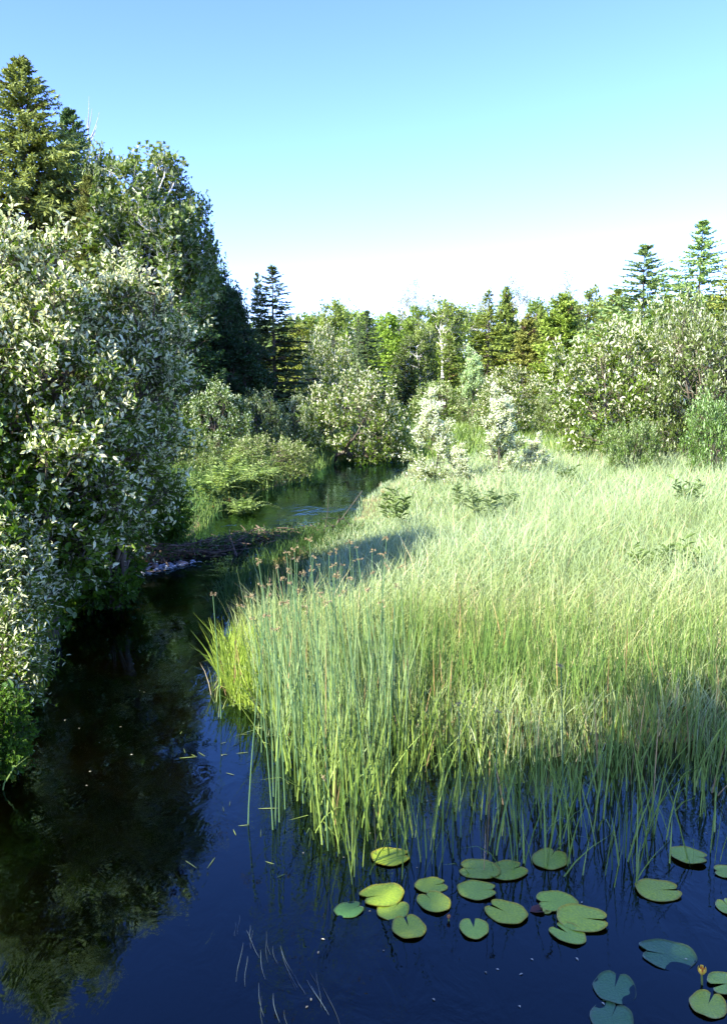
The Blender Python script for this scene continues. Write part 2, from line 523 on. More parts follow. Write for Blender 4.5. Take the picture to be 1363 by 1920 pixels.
def conifer(seed, H, R, levels=46, nb=6, tw=13, cols=((.02, .05, .02), (.06, .10, .04)), droop=.25, tipup=.25, power=.85, zlo=.05, spray=(.26, .075),
            brown=.06, ragged=.25, fluff=1.0, bark=None, sparse_top=0.0, nlo=0):
    rng = np.random.default_rng(seed)
    B = levels * nb
    f = np.repeat(np.linspace(0, .985, levels), nb) + rng.normal(size=B) * (.02 if fluff < 1.4 else .04)
    f = np.clip(f, 0, .99)
    z = H * (zlo + (1 - zlo) * f)
    L = 1.12 * R * (1 - f) ** power * rng.uniform(1 - ragged * 1.4, 1 + ragged * .55, B) + .04 * R
    if sparse_top: L *= np.where(rng.uniform(size=B) < sparse_top * f, .35, 1)
    az = rng.uniform(0, 2 * pi, B)
    rad = np.stack([np.cos(az), np.sin(az), 0 * az], -1)
    rise = np.where(f > .85, .5, .12) * rng.uniform(.3, 1.3, B) + rng.normal(size=B) * .13
    a = np.stack([0 * z, 0 * z, z], -1)
    n = 6
    t = np.linspace(0, 1, n)
    bp = a[:, None] + rad[:, None] * (L[:, None] * t)[..., None]
    bp[:, :, 2] += L[:, None] * (rise[:, None] * t - (droop + rise[:, None]) * t ** 2 * (1 - f[:, None] * .7) + tipup * .5 * t ** 3)
    gt = Geo()
    tz = np.linspace(-.1, H, 9)
    tp = np.stack([np.cumsum(rng.normal(size=9)) * .006 * H * .3, np.cumsum(rng.normal(size=9)) * .006 * H * .3, tz], -1)[None]
    tubes(gt, tp, (.014 * H * (1 - tz / H * .96))[None], np.ones(3), 8)
    tubes(gt, bp, (.0022 * H * (1.15 - t))[None] * (L / R)[:, None] ** .5 * np.ones((B, 1)), np.ones(3), 3)
    g = Geo()
    N = B * tw
    bi = np.repeat(np.arange(B), tw)
    tt = rng.uniform(.12, 1.0, N) ** .8
    seg = np.clip((tt * (n - 1)).astype(int), 0, n - 2); fr = (tt * (n - 1) - seg)[:, None]
    pos = bp[bi, seg] * (1 - fr) + bp[bi, seg + 1] * fr
    side = np.stack([-rad[bi, 1], rad[bi, 0], np.zeros(N)], -1) * np.sign(rng.uniform(-1, 1, N))[:, None]
    d = U(rad[bi] * .8 + side * rng.uniform(.1, 1.1, (N, 1)) + rng.normal(size=(N, 3)) * .22 * fluff + np.array([0, 0, -.12]))
    nn = U(np.array([0, 0, 1.]) + rng.normal(size=(N, 3)) * .45 * fluff)
    c0, c1 = [np.array(c) for c in cols]
    k = np.clip(rng.uniform(0, 1, N) * .6 + tt * .3 + rng.uniform(0, .25, B)[bi], 0, 1)[:, None]
    C = c0 * (1 - k) + c1 * k
    bm = rng.uniform(size=B)[bi] < brown
    C[bm] = np.array([.13, .095, .05]) * rng.uniform(.6, 1.3, (bm.sum(), 1))
    sz = rng.uniform(.7, 1.25, N) * (.7 + .3 * (1 - tt)) * np.clip(L[bi] / R * 1.8, .38, 1.1)
    stamp(g, SPRAY, pos, d, nn, spray[0] * sz, spray[1] * rng.uniform(.7, 1.3, N) * np.sqrt(sz), C)
    # leader
    m = 40
    p = np.stack([rng.normal(size=m) * .015, rng.normal(size=m) * .015, H * rng.uniform(.95, 1.0, m)], -1)
    stamp(g, SPRAY, p, U(rng.normal(size=(m, 3)) * .6 + np.array([0, 0, .9])), U(rng.normal(size=(m, 3))), spray[0] * .7, spray[1] * .7, np.tile(c1, (m, 1)))
    return g.mesh('crown', M_NEEDLE), gt.mesh('trunk', bark or M_BARK, True)


def plant_tree(name, meshes, px, Y, label, cat, group=None, top=None, href=1.0, wref=1.0, half=None, tint=(1, 1, 1), rz=0.0, x=None, sink=0.05, w=None):
    """stands a tree of reference height href so that its top shows at photo row `top`"""
    X = Xat(px, Y, 1.5) if x is None else x
    zb = float(height(X, Y)) - sink
    s = 1.0 if top is None else (Zat(top, Y) - zb) / href
    sx = s if half is None else (half / F_PX * Y * _c) / wref
    if w: sx = s * w
    e = obj(name, None, loc=(X, Y, zb), rot=(0, 0, rz))
    tag(e, label, cat, group)
    e.scale = (sx, sx, s)
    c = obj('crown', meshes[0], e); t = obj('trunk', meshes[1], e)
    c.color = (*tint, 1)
    return e


# colours: dark leaf, light leaf, pale underside with sun highlight mixed in
WIL = ((.045, .090, .006), (.17, .26, .025), (.74, .76, .50))
WILG = ((.040, .085, .014), (.14, .21, .035), (.52, .57, .30))
ALD = ((.030, .080, .005), (.10, .19, .012), (.30, .40, .18))
POP = ((.040, .080, .014), (.15, .22, .04), (.36, .42, .22))
FAR = ((.12, .19, .035), (.36, .45, .10), (.34, .38, .16))  # greens lifted in place of distant haze and glare

# ---- big willow on the left bank and what stands round it
big = broad(11, 4.6, 1.15, ry=1.6, zlo=.08, stems=6, clusters=185, twigs=14, leaves=18, leaf=(.068, .031), twig_len=.34, cols=WIL, pale=.46, cone=.38, tpl=LEAF6, trunk_r=.06, shell=.45, sig=.15)
plant_tree('willow', big, 62, 8.3, 'large pale-leaved willow rising over the left bank in front of the tall hemlock', 'willow', 'shrubs on the left bank', top=330, href=4.75)
midw = broad(12, 4.1, .66, ry=1.0, zlo=.22, stems=5, clusters=130, twigs=14, leaves=17, leaf=(.062, .027), twig_len=.32, cols=WIL, pale=.42, cone=.25, lean=(.48, 0), tpl=LEAF6, trunk_r=.045, shell=.45)
plant_tree('willow', midw, 178, 9.4, 'small-leaved willow leaning out to the right of the large pale willow', 'willow', 'shrubs on the left bank', top=485, href=4.2)
ald = broad(13, 2.8, .88, ry=1.3, zlo=.0, stems=5, clusters=120, twigs=13, leaves=15, leaf=(.072, .053), twig_len=.34, cols=ALD, pale=.26, tpl=LEAF6, trunk_r=.04, up=.7, shell=.4)
plant_tree('alder', ald, 15, 8.3, 'dark round-leaved alder below the large pale willow at the left edge', 'alder', 'shrubs on the left bank', top=660, href=2.9)
ald2 = broad(14, 2.5, .75, ry=1.0, zlo=.0, stems=4, clusters=90, twigs=13, leaves=15, leaf=(.07, .05), twig_len=.32, cols=ALD, pale=.2, tpl=LEAF6, trunk_r=.035, up=.7, shell=.4)
plant_tree('alder', ald2, 170, 11.4, 'shaded alder over the dark water left of the stick dam', 'alder', 'shrubs on the left bank', top=710, href=2.6)
sw = broad(15, 1.45, .36, ry=.8, zlo=.0, stems=7, clusters=75, twigs=13, leaves=15, leaf=(.06, .02), twig_len=.28, cols=WIL, pale=.42, tpl=LEAF6, trunk_r=.015, up=.55, shell=.4)
plant_tree('sweet_gale', sw, 0, 7.2, 'bushy silver-leaved shrub overhanging the water at the left edge', 'shrub', 'shrubs on the left bank', top=945, href=1.55)
sw2 = broad(16, .95, .32, ry=.5, zlo=.0, stems=6, clusters=60, twigs=11, leaves=13, leaf=(.055, .018), twig_len=.24, cols=WIL, pale=.32, tpl=LEAF6, trunk_r=.014, up=.5, shell=.4)
plant_tree('sweet_gale', sw2, -15, 6.4, 'low silver-leaved shrub at the water just below the bushy one', 'shrub', 'shrubs on the left bank', top=1125, href=1.05)
dk = broad(17, 1.0, .45, zlo=.0, stems=6, clusters=60, twigs=11, leaves=13, leaf=(.07, .035), twig_len=.25, cols=ALD, pale=.03, tpl=LEAF6, trunk_r=.014, up=.3, shell=.3)
plant_tree('bush', dk, -30, 5.2, 'dark bush in deep shade at the lower left water edge', 'bush', 'shrubs on the left bank', top=1300, href=1.1, w=.9)
plant_tree('bush', dk, 300, 12.8, 'low dark bush in shade beside the far pool, left of the dam', 'bush', 'shrubs on the left bank', top=900, href=1.1, w=.9)
plant_tree('bush', dk, 175, 9.6, 'dark low bush in shade between the silver-leaved shrub and the riffle', 'bush', 'shrubs on the left bank', top=965, href=1.1, w=.9)
# shade casters just outside the picture on the same bank
plant_tree('willow', big, 0, -1.2, 'tall willow on the left bank, outside the left edge of the view', 'willow', 'shrubs on the left bank', x=-7.0, rz=2.4).scale = (1.5, 1.5, 1.25)


# ---- tall trees behind the willow
hem = conifer(21, 14, 5.0, levels=84, nb=13, tw=72, cols=((.08, .11, .02), (.32, .38, .11)), droop=.14, tipup=.2, power=.86, zlo=.03, spray=(.36, .085), brown=.05, ragged=.34, fluff=2.6)
plant_tree('hemlock', hem, 75, 30, 'tallest olive-green hemlock standing above the left willow', 'hemlock', 'tall trees on the left', top=112, href=14, half=265, wref=5.0)
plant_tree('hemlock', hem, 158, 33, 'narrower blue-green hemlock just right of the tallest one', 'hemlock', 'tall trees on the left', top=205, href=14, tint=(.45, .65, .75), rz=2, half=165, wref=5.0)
plant_tree('hemlock', hem, -30, 27, 'broad olive hemlock cut by the left edge of the view', 'hemlock', 'tall trees on the left', top=270, href=14, tint=(.8, .9, .8), rz=4, half=180, wref=5.0)
plant_tree('hemlock', hem, 185, 28, 'low brownish hemlock between the tall hemlock and the poplar', 'hemlock', 'tall trees on the left', top=330, href=14, tint=(.7, .65, .5), rz=1, half=110, wref=5.0)
pop = broad(22, 11, 2.1, zlo=.10, stems=3, clusters=210, twigs=12, leaves=11, leaf=(.19, .14), twig_len=.6, cols=POP, pale=.22, bark=M_BIRCH, trunk_r=.13, shell=.45, sig=.18, amp=.35, cone=-.28)
plant_tree('poplar', pop, 285, 28.5, 'leafy poplar with pale limbs right of the hemlocks', 'poplar', 'tall trees on the left', top=268, href=11, half=108, wref=2.1, rz=.5)
plant_tree('poplar', pop, 345, 30, 'right shoulder poplar, its rounded crown lower than the pale-limbed one', 'poplar', 'tall trees on the left', top=322, href=11, half=66, wref=2.1, rz=4)
plant_tree('poplar', pop, 222, 29.5, 'lower leafy poplar crown between the hemlocks and the pale-limbed poplar', 'poplar', 'tall trees on the left', top=272, href=11, half=62, wref=2.1, rz=2.5)
pop2 = broad(23, 9, 1.6, zlo=.05, stems=3, clusters=150, twigs=12, leaves=11, leaf=(.17, .11), twig_len=.6, cols=((.022, .06, .018), (.06, .12, .035), (.14, .2, .1)), pale=.1, trunk_r=.12, shell=.4, sig=.14, amp=.35)  # left wood's shade is put into these dark leaf greens and the lower tints
plant_tree('dark_tree', pop2, 432, 35, 'dark leafy tree with round top left of the spruces', 'tree', 'tall trees on the left', top=492, href=9, half=48, wref=1.6)
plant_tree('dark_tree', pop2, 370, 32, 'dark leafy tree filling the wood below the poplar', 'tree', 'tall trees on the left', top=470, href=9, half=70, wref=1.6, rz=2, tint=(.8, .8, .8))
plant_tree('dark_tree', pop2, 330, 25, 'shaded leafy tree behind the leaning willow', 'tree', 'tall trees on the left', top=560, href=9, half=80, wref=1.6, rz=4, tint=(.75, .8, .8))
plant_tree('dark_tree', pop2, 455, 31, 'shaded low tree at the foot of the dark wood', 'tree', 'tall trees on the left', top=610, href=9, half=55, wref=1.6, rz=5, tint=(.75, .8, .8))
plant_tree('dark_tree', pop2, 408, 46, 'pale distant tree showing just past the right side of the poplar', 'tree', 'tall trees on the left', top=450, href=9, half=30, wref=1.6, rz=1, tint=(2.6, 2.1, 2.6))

SPR = ((.028, .055, .018), (.15, .20, .06))
spr = conifer(31, 10, 2.5, levels=40, nb=9, tw=34, cols=SPR, droop=.30, tipup=.35, power=.8, spray=(.34, .10), ragged=.36, brown=.05, fluff=1.35)
spr2 = conifer(32, 10, 3.6, levels=50, nb=9, tw=52, cols=SPR, droop=.22, tipup=.35, power=.9, spray=(.34, .10), ragged=.5, brown=.03, sparse_top=.2, fluff=1.9)
ced = conifer(33, 9, 1.9, levels=62, nb=10, tw=28, cols=((.14, .20, .035), (.38, .46, .09)), droop=.05, tipup=.35, power=.52, spray=(.32, .12), ragged=.3, brown=.02, fluff=2.4)
plant_tree('spruce', spr, 515, 36, 'tall dark spruce at the end of the left wood', 'spruce', 'spruces', top=500, href=10, half=100, wref=2.5)
plant_tree('spruce', spr2, 487, 38, 'thin spruce close against the left side of the tall dark spruce', 'spruce', 'spruces', top=512, href=10, half=52, wref=3.6, tint=(1.2, 1.1, 1))
plant_tree('spruce', spr, 582, 42, 'short dark spruce behind the right side of the tall dark spruce', 'spruce', 'spruces', top=640, href=10, half=26, wref=2.5, rz=1)
plant_tree('spruce', spr, 420, 34, 'spruce showing its bright tips inside the dark left wood', 'spruce', 'spruces', top=560, href=10, half=40, wref=2.5, rz=2)
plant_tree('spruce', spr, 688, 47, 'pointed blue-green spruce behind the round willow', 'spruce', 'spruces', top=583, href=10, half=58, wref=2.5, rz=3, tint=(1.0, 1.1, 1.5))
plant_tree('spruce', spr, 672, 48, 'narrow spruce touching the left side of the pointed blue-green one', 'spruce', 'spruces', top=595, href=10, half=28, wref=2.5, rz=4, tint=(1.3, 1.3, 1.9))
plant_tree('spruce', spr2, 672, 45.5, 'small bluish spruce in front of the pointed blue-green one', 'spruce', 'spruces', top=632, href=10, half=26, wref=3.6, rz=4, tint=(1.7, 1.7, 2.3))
plant_tree('spruce', spr, 760, 50, 'dark shaded spruce right of the pointed blue-green one', 'spruce', 'spruces', top=640, href=10, half=45, wref=2.5, rz=5, tint=(.6, .65, .7))  # low tint paints the shade into its needles
plant_tree('spruce', spr, 842, 50, 'broad short spruce below the white-barked birch', 'spruce', 'spruces', top=630, href=10, half=40, wref=2.5, rz=5.5, tint=(1.6, 1.6, .9))
plant_tree('spruce', spr, 912, 54, 'wide olive spruce right of the birch', 'spruce', 'spruces', top=545, href=10, half=66, wref=2.5, rz=1.5, tint=(2.2, 2.0, 1.1))
plant_tree('spruce', spr2, 1196, 40, 'blue-green spruce standing above the right willows', 'spruce', 'spruces', top=460, href=10, half=165, wref=3.6, rz=.7, tint=(2.1, 2.2, 2.6))  # high tints on the right spruces stand in for pale misty air
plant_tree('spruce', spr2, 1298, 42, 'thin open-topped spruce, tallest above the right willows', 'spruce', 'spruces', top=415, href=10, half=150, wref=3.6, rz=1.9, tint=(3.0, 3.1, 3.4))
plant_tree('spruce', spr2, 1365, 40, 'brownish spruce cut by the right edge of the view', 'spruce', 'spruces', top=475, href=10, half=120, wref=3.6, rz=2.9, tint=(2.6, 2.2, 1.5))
plant_tree('cedar', ced, 985, 54, 'brownish cedar between the olive spruce and the yellow-green cedar', 'cedar', 'cedars', top=590, href=9, half=40, wref=1.9, tint=(.85, .75, .9))
plant_tree('cedar', ced, 1048, 52, 'bright yellow-green cedar in the far treeline', 'cedar', 'cedars', top=552, href=9, half=58, wref=1.9, rz=1, tint=(.85, .95, .8))
plant_tree('cedar', ced, 1010, 56, 'narrow cedar close behind the bright yellow-green one', 'cedar', 'cedars', top=575, href=9, half=22, wref=1.9, rz=2, tint=(.8, .85, .8))
plant_tree('cedar', ced, 1150, 46, 'olive cedar against the left side of the blue-green spruce', 'cedar', 'cedars', top=545, href=9, half=60, wref=1.9, rz=3, tint=(.85, .85, .9))
plant_tree('cedar', ced, 945, 60, 'olive cedar behind the wide olive spruce', 'cedar', 'cedars', top=538, href=9, half=34, wref=1.9, rz=3.5, tint=(.75, .8, .8))
plant_tree('cedar', ced, 1240, 47, 'olive cedar between the two tall spruces on the right', 'cedar', 'cedars', top=555, href=9, half=65, wref=1.9, rz=4.5, tint=(.9, .9, .9))

fb = [broad(40 + i, 9, 1.9, zlo=.12, stems=2, clusters=95, twigs=10, leaves=9, leaf=(.22, .16), twig_len=.6, cols=FAR, pale=.08, trunk_r=.10, shell=.45, sig=.16, amp=.35, bark=M_BIRCH if i == 2 else None) for i in range(3)]
airy = broad(44, 10, 1.5, zlo=.35, stems=3, clusters=60, twigs=8, leaves=6, leaf=(.16, .08), twig_len=.7, cols=((.12, .16, .08), (.25, .28, .16), (.4, .42, .33)), pale=.3, trunk_r=.09, shell=.3, sig=.3, amp=.3, bark=M_BIRCH)
G_F = 'broadleaf trees of the far treeline'
for i, (nm, ms, px, Y, top, half, tint, lab) in enumerate([
    ('maple', 0, 560, 62, 592, 40, (1.25, 1.1, .9), 'yellow-green tree low in the gap right of the tall dark spruce'),
    ('maple', 1, 615, 60, 562, 42, (1.0, 1.0, .9), 'rounded green tree at the left end of the far treeline'),
    ('maple', 2, 665, 66, 562, 44, (.95, 1.05, .8), 'green round-topped tree above the pointed blue-green spruce'),
    ('maple', 0, 735, 60, 570, 50, (.95, 1.1, .7), 'bright green round-topped tree in the middle of the far treeline'),
    ('maple', 1, 790, 56, 575, 44, (.8, .9, .7), 'tree with thin white trunks left of the birch'),
    ('maple', 2, 775, 50, 610, 36, (.45, .5, .5), 'dark green tree in shade above the clearing'),  # halved tint puts the shade into its leaves
    ('maple', 0, 1000, 64, 540, 46, (.75, .85, .9), 'dull green tree behind the brownish cedar'),
    ('maple', 1, 1100, 60, 535, 44, (.9, .9, 1.0), 'rounded grey-green tree left of the blue-green spruce'),
    ('maple', 2, 880, 66, 560, 40, (.9, .95, .8), 'green tree showing between the birch and the wide olive spruce'),
    ('maple', 0, 1290, 52, 530, 60, (.9, .9, 1.0), 'pale green tree behind the thin open-topped spruce'),
    ('maple', 1, 1370, 50, 520, 50, (1.1, .9, .8), 'olive leafy tree at the right end of the treeline'),
    ('maple', 2, 1060, 66, 548, 40, (.8, .85, .95), 'grey-green tree behind the bright yellow-green cedar'),
    ('maple', 0, 835, 62, 560, 36, (.8, .95, .7), 'green tree close behind the birch'),
]):
    plant_tree(nm, fb[ms], px, Y, lab, 'tree', G_F, top=top, href=9, half=half, wref=1.9, tint=tint, rz=i * 1.3)
for i, (px, Y, top, half, lab) in enumerate([
    (770, 72, 528, 26, 'thin airy tree poking above the middle of the treeline'),
    (640, 70, 560, 40, 'pale airy tree at the left end of the treeline'),
    (965, 72, 524, 34, 'open-crowned grey tree above the dull green tree'),
    (1055, 70, 515, 28, 'bare-looking airy tree above the yellow-green cedar'),
    (905, 72, 540, 22, 'small airy tree top left of the wide olive spruce'),
]):
    plant_tree('aspen', airy, px, Y, lab, 'aspen', 'airy aspens over the treeline', top=top, href=10, half=half, wref=1.5, rz=i * 1.7)
bir = broad(46, 9.5, 1.5, zlo=.42, stems=2, clusters=60, twigs=10, leaves=9, leaf=(.2, .13), twig_len=.6, cols=FAR, pale=.1, trunk_r=.10, shell=.3, sig=.2, amp=.3, bark=M_BIRCH)
plant_tree('birch', bir, 838, 54, 'birch with white forked trunk standing out in the treeline', 'birch', 'birches', top=541, href=9.5, half=38, wref=1.5)
plant_tree('birch', bir, 797, 51, 'slim birch with a white trunk in the dark gap of the treeline', 'birch', 'birches', top=590, href=9.5, half=22, wref=1.5, rz=2)

# dead tree beside the hemlocks
def bare_tree(seed, H):
    rng = np.random.default_rng(seed); g = Geo()
    z = np.linspace(-.1, H, 9)
    tp = np.stack([np.cumsum(rng.normal(size=9)) * .03, np.cumsum(rng.normal(size=9)) * .03, z], -1)[None]
    tubes(g, tp, np.linspace(.1, .012, 9)[None], np.ones(3), 6)
    B = 46
    k = rng.integers(4, 9, B); a = tp[0, k] - np.array([0, 0, 1.]) * rng.uniform(0, 1, B)[:, None] * H / 9
    az = rng.uniform(0, 2 * pi, B); L = rng.uniform(.4, 1.1, B)
    b = a + np.stack([np.cos(az) * L * .55, np.sin(az) * L * .55, L], -1)
    m = (a + b) / 2 + np.stack([np.cos(az), np.sin(az), 0 * az], -1) * .12
    tubes(g, curve3(a, b, m, 5), np.linspace(.022, .005, 5)[None] * np.ones((B, 1)), np.ones(3), 3)
    return g.mesh('bare_tree', noise_mat('grey_dead_wood', (.3, .27, .24), (.5, .47, .44), 10), True)


Yd = 34; xd = Xat(178, Yd, 8)
bt = obj('bare_tree', bare_tree(5, 12.0), loc=(xd, Yd, float(height(xd, Yd))))
bt.scale = (1, 1, (Zat(232, Yd) - bt.location.z) / 12.0)
tag(bt, 'thin grey leafless tree between the blue-green hemlock and the poplar', 'dead tree')

tallp = broad(24, 9.65, 2.0, zlo=.60, stems=1, clusters=110, twigs=11, leaves=11, leaf=(.12, .09), twig_len=.5, cols=POP, pale=.2, trunk_r=.16, shell=.3, sig=.2)
plant_tree('poplar', tallp, 0, -1.9, 'high-crowned poplar on the left bank behind the viewpoint', 'poplar', 'tall trees on the left', x=-5.6)

# ---- willow shrubs round the pool and the clearing
rw = broad(51, 3.6, 2.0, zlo=.0, stems=7, clusters=120, twigs=11, leaves=11, leaf=(.13, .055), twig_len=.42, cols=WIL, pale=.33, trunk_r=.04, shell=.5, sig=.14, up=.45)
rw2 = broad(52, 3.2, 2.1, zlo=.0, stems=7, clusters=120, twigs=11, leaves=11, leaf=(.12, .05), twig_len=.42, cols=((.06, .10, .02), (.17, .23, .05), (.48, .52, .34)), pale=.25, trunk_r=.04, shell=.5, sig=.14, up=.45)
slim = broad(53, 2.3, .40, zlo=.0, stems=4, clusters=46, twigs=12, leaves=16, leaf=(.075, .027), twig_len=.30, cols=((.14, .20, .05), (.34, .38, .18), (.80, .86, .62)), pale=.66, tpl=LEAF6, trunk_r=.014, shell=.15, sig=.18, up=1.0, spread=.75, amp=.3, tiershape=2.5, cone=.55)
low = broad(54, 1.3, 1.3, zlo=.0, stems=8, clusters=80, twigs=10, leaves=11, leaf=(.09, .035), twig_len=.3, cols=((.06, .11, .02), (.19, .27, .06), (.46, .52, .30)), pale=.25, trunk_r=.02, shell=.4, up=.5)
G_W = 'willow shrubs round the pool and clearing'
for i, (ms, href, wref, px, Y, top, half, tint, lab) in enumerate([  # crowns labelled as shaded have that shade put into their tint
    (rw, 3.6, 2.0, 675, 27.5, 688, 88, (1, 1, 1), 'round pale-green willow bush at the far end of the pool'),
    (rw, 3.6, 2.0, 560, 27, 738, 42, (.9, .95, .9), 'small willow in part shade left of the round willow bush'),
    (rw2, 3.2, 2.1, 495, 25.5, 735, 48, (.85, .95, .9), 'willow with sunlit tips in front of the tall dark spruce'),
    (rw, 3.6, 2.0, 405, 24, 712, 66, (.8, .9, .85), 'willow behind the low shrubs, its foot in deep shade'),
    (rw, 3.6, 2.0, 612, 40, 605, 44, (1.05, 1.05, 1.15), 'silvery willow rising behind the round willow bush'),
    (rw, 3.6, 2.0, 820, 44, 712, 50, (1.0, 1.1, .9), 'yellow-green bush at the left of the grassy clearing'),
    (slim, 2.3, .38, 886, 40, 668, 20, (.70, .85, .60), 'slim pale willow at the back of the clearing below the olive spruce'),
    (rw, 3.6, 2.0, 960, 36, 685, 64, (1, 1, 1), 'round pale willow at the back right of the clearing'),
    (rw2, 3.2, 2.1, 900, 42, 705, 32, (1, 1, 1), 'small round bush between the slim and the round pale willow'),
    (rw, 3.6, 2.0, 1150, 25, 598, 118, (1.0, 1.0, 1.0), 'large pale willow on the right side of the meadow'),
    (rw, 3.6, 2.0, 1235, 27, 552, 95, (.95, 1.0, .9), 'tall willow behind the gap between the two large right willows'),
    (rw2, 3.2, 2.1, 1320, 23.5, 560, 130, (1.0, 1.0, 1.0), 'large green willow cut by the right edge of the view'),
    (rw2, 3.2, 2.1, 1045, 33, 735, 40, (1, 1.05, .9), 'small bush left of the large pale willow at the meadow edge'),
    (low, 1.3, 1.3, 1345, 20, 752, 60, (.8, 1, .8), 'dark green low bush under the large right willow'),
    (low, 1.3, 1.3, 1185, 20.5, 795, 50, (.85, .95, .8), 'low yellow-green bush in the grass below the large pale willow'),
    (slim, 2.3, .38, 812, 19.8, 752, 30, (1, 1, 1), 'slim white-leaved willow in the grass right of the pool'),
    (slim, 2.3, .38, 938, 19.2, 745, 29, (1, 1, 1), 'white-leaved willow with a spiky top between two lower ones'),
    (slim, 2.3, .38, 1002, 19.4, 824, 20, (1, 1, 1), 'short white-leaved willow leaning right of the spiky-topped one'),
    (slim, 2.3, .38, 862, 19.3, 842, 18, (1, 1, 1), 'lowest white-leaved willow between the slim and the spiky-topped one'),
    (low, 1.3, 1.3, 495, 21.8, 822, 74, (1.15, 1.1, 1.0), 'sprawling sunlit shrub along the left side of the pool'),
    (low, 1.3, 1.3, 372, 20.8, 822, 52, (1.0, 1.0, .9), 'low sunlit shrub at the left behind the ferns'),
    (low, 1.3, 1.3, 740, 28.5, 812, 34, (.7, .8, .7), 'low dark shrub at the right foot of the round willow bush'),
    (low, 1.3, 1.3, 548, 23.5, 840, 36, (.9, .95, .8), 'low shrub on the pool edge right of the sprawling one'),
]):
    nm = 'willow' if ms is not low else 'bush'
    plant_tree(nm, ms, px, Y, lab, 'willow' if nm == 'willow' else 'bush', G_W, top=top, href=href, half=half, wref=wref, tint=tint, rz=i * 1.9)

# ---- ferns by the pool, broad-leaved herbs in the meadow
def fern(seed, n=26, L=.75):
    rng = np.random.default_rng(seed); g = Geo()
    az = rng.uniform(0, 2 * pi, n); ln = L * rng.uniform(.65, 1.1, n)
    t = np.linspace(.05, 1, 16)
    out = rng.uniform(.35, .95, n)
    for i in range(n):
        r = np.array([cos(az[i]), sin(az[i]), 0]); s = np.array([-r[1], r[0], 0])
        c = r[None] * (ln[i] * out[i] * t ** 1.3)[:, None]; c[:, 2] = ln[i] * (t * 1.05 - out[i] * .75 * t ** 2.4)
        col = np.array([.15, .24, .05]) + rng.uniform(0, 1) * np.array([.16, .16, .08])
        tubes(g, c[None], np.linspace(.006, .002, 16)[None], col * .6, 3)
        pw = .17 * ln[i] * np.sin(np.clip(t * 1.15 + .12, 0, 1) ** .8 * pi) + .01
        for sg in (-1, 1):
            d = U(s * sg + r * .35 + np.array([0, 0, .15]))
            stamp(g, LEAF4, c, np.tile(d, (16, 1)) + rng.normal(size=(16, 3)) * .08, np.tile([0, 0, 1.], (16, 1)) + rng.normal(size=(16, 3)) * .2,
                  pw * 1.15, .035, col * rng.uniform(.85, 1.25, (16, 1)))
    return g.mesh('fern', M_LEAF)


fm = [fern(3), fern(4)]
for i, (px, py, s, lab) in enumerate([
    (400, 935, 1.6, 'leftmost bright fern at the pool edge'), (438, 925, 1.9, 'large pale fern in the middle of the pool-edge clump'),
    (470, 915, 1.6, 'bright fern at the right of the pool-edge clump'), (420, 905, 1.9, 'pale fern behind the large one at the pool'),
    (455, 948, 1.1, 'small fern low over the water'), (500, 905, 1.3, 'small fern under the sprawling sunlit shrub')]):
    x, y = P(px, py, .15)
    o = obj('fern', fm[i % 2], loc=(x, y, float(height(x, y))), rot=(0, 0, i * 1.1)); o.scale = (s, s, s)
    tag(o, lab, 'fern', 'ferns at the pool edge')


def herb(seed, H=.9, stems=7, leaf=(.22, .055), cols=((.12, .19, .06), (.32, .39, .19))):
    rng = np.random.default_rng(seed); g = Geo()
    az = rng.uniform(0, 2 * pi, stems); hh = H * rng.uniform(.7, 1.05, stems)
    b = np.stack([np.cos(az) * .08, np.sin(az) * .08, 0 * az], -1)
    e = b + np.stack([np.cos(az) * .16, np.sin(az) * .16, hh], -1)
    tubes(g, curve3(b, e, (b + e) / 2, 5), np.linspace(.007, .003, 5)[None] * np.ones((stems, 1)), np.array([.12, .16, .06]), 4)
    k = 20; N = stems * k; si = np.repeat(np.arange(stems), k); t = rng.uniform(.3, 1.0, N)
    pos = b[si] * (1 - t[:, None]) + e[si] * t[:, None]
    a2 = rng.uniform(0, 2 * pi, N); rd = np.stack([np.cos(a2), np.sin(a2), np.full(N, .55)], -1)
    kk = rng.uniform(size=(N, 1)); C = np.array(cols[0]) * (1 - kk) + np.array(cols[1]) * kk
    sc = rng.uniform(.6, 1.15, N)
    stamp(g, LEAF6, pos, rd, np.array([0, 0, 1.]) + rng.normal(size=(N, 3)) * .3, leaf[0] * sc, leaf[1] * sc, C)
    return g.mesh('milkweed', M_LEAF)


hm = [herb(1), herb(2, .8, 6, (.18, .045), ((.08, .14, .03), (.20, .28, .09)))]
for i, (px, py, m, s, lab) in enumerate([
    (905, 1000, 0, .8, 'broad-leaved milkweed clump standing in the pale grass left of centre meadow'),
    (955, 985, 0, .65, 'smaller milkweed clump right of the large one in the grass'),
    (870, 960, 0, .65, 'milkweed clump behind the two others near the pool side'),
    (1215, 1110, 1, .75, 'dark leafy herb in the meadow, left one of a pair'),
    (1275, 1110, 1, .8, 'dark leafy herb in the meadow, right one of a pair'),
    (1285, 975, 1, .9, 'lone dark herb farther back in the right meadow'),
    (740, 985, 1, .9, 'dark herb on the grassy bank right of the pool'),
    (1060, 925, 1, .8, 'small leafy herb in the grass right of the white-leaved willows')]):
    x, y = P(px, py, .2)
    o = obj('milkweed', hm[m], loc=(x, y, float(height(x, y))), rot=(0, 0, i * 1.7)); o.scale = (s, s, s)
    tag(o, lab, 'wild plant', 'leafy herbs in the meadow')

# ------------------------------------------------------------------ grass
RG = np.random.default_rng(77)


def scatter_rect(x0, x1, y0, y1, n):
    return RG.uniform(x0, x1, n), RG.uniform(y0, y1, n)


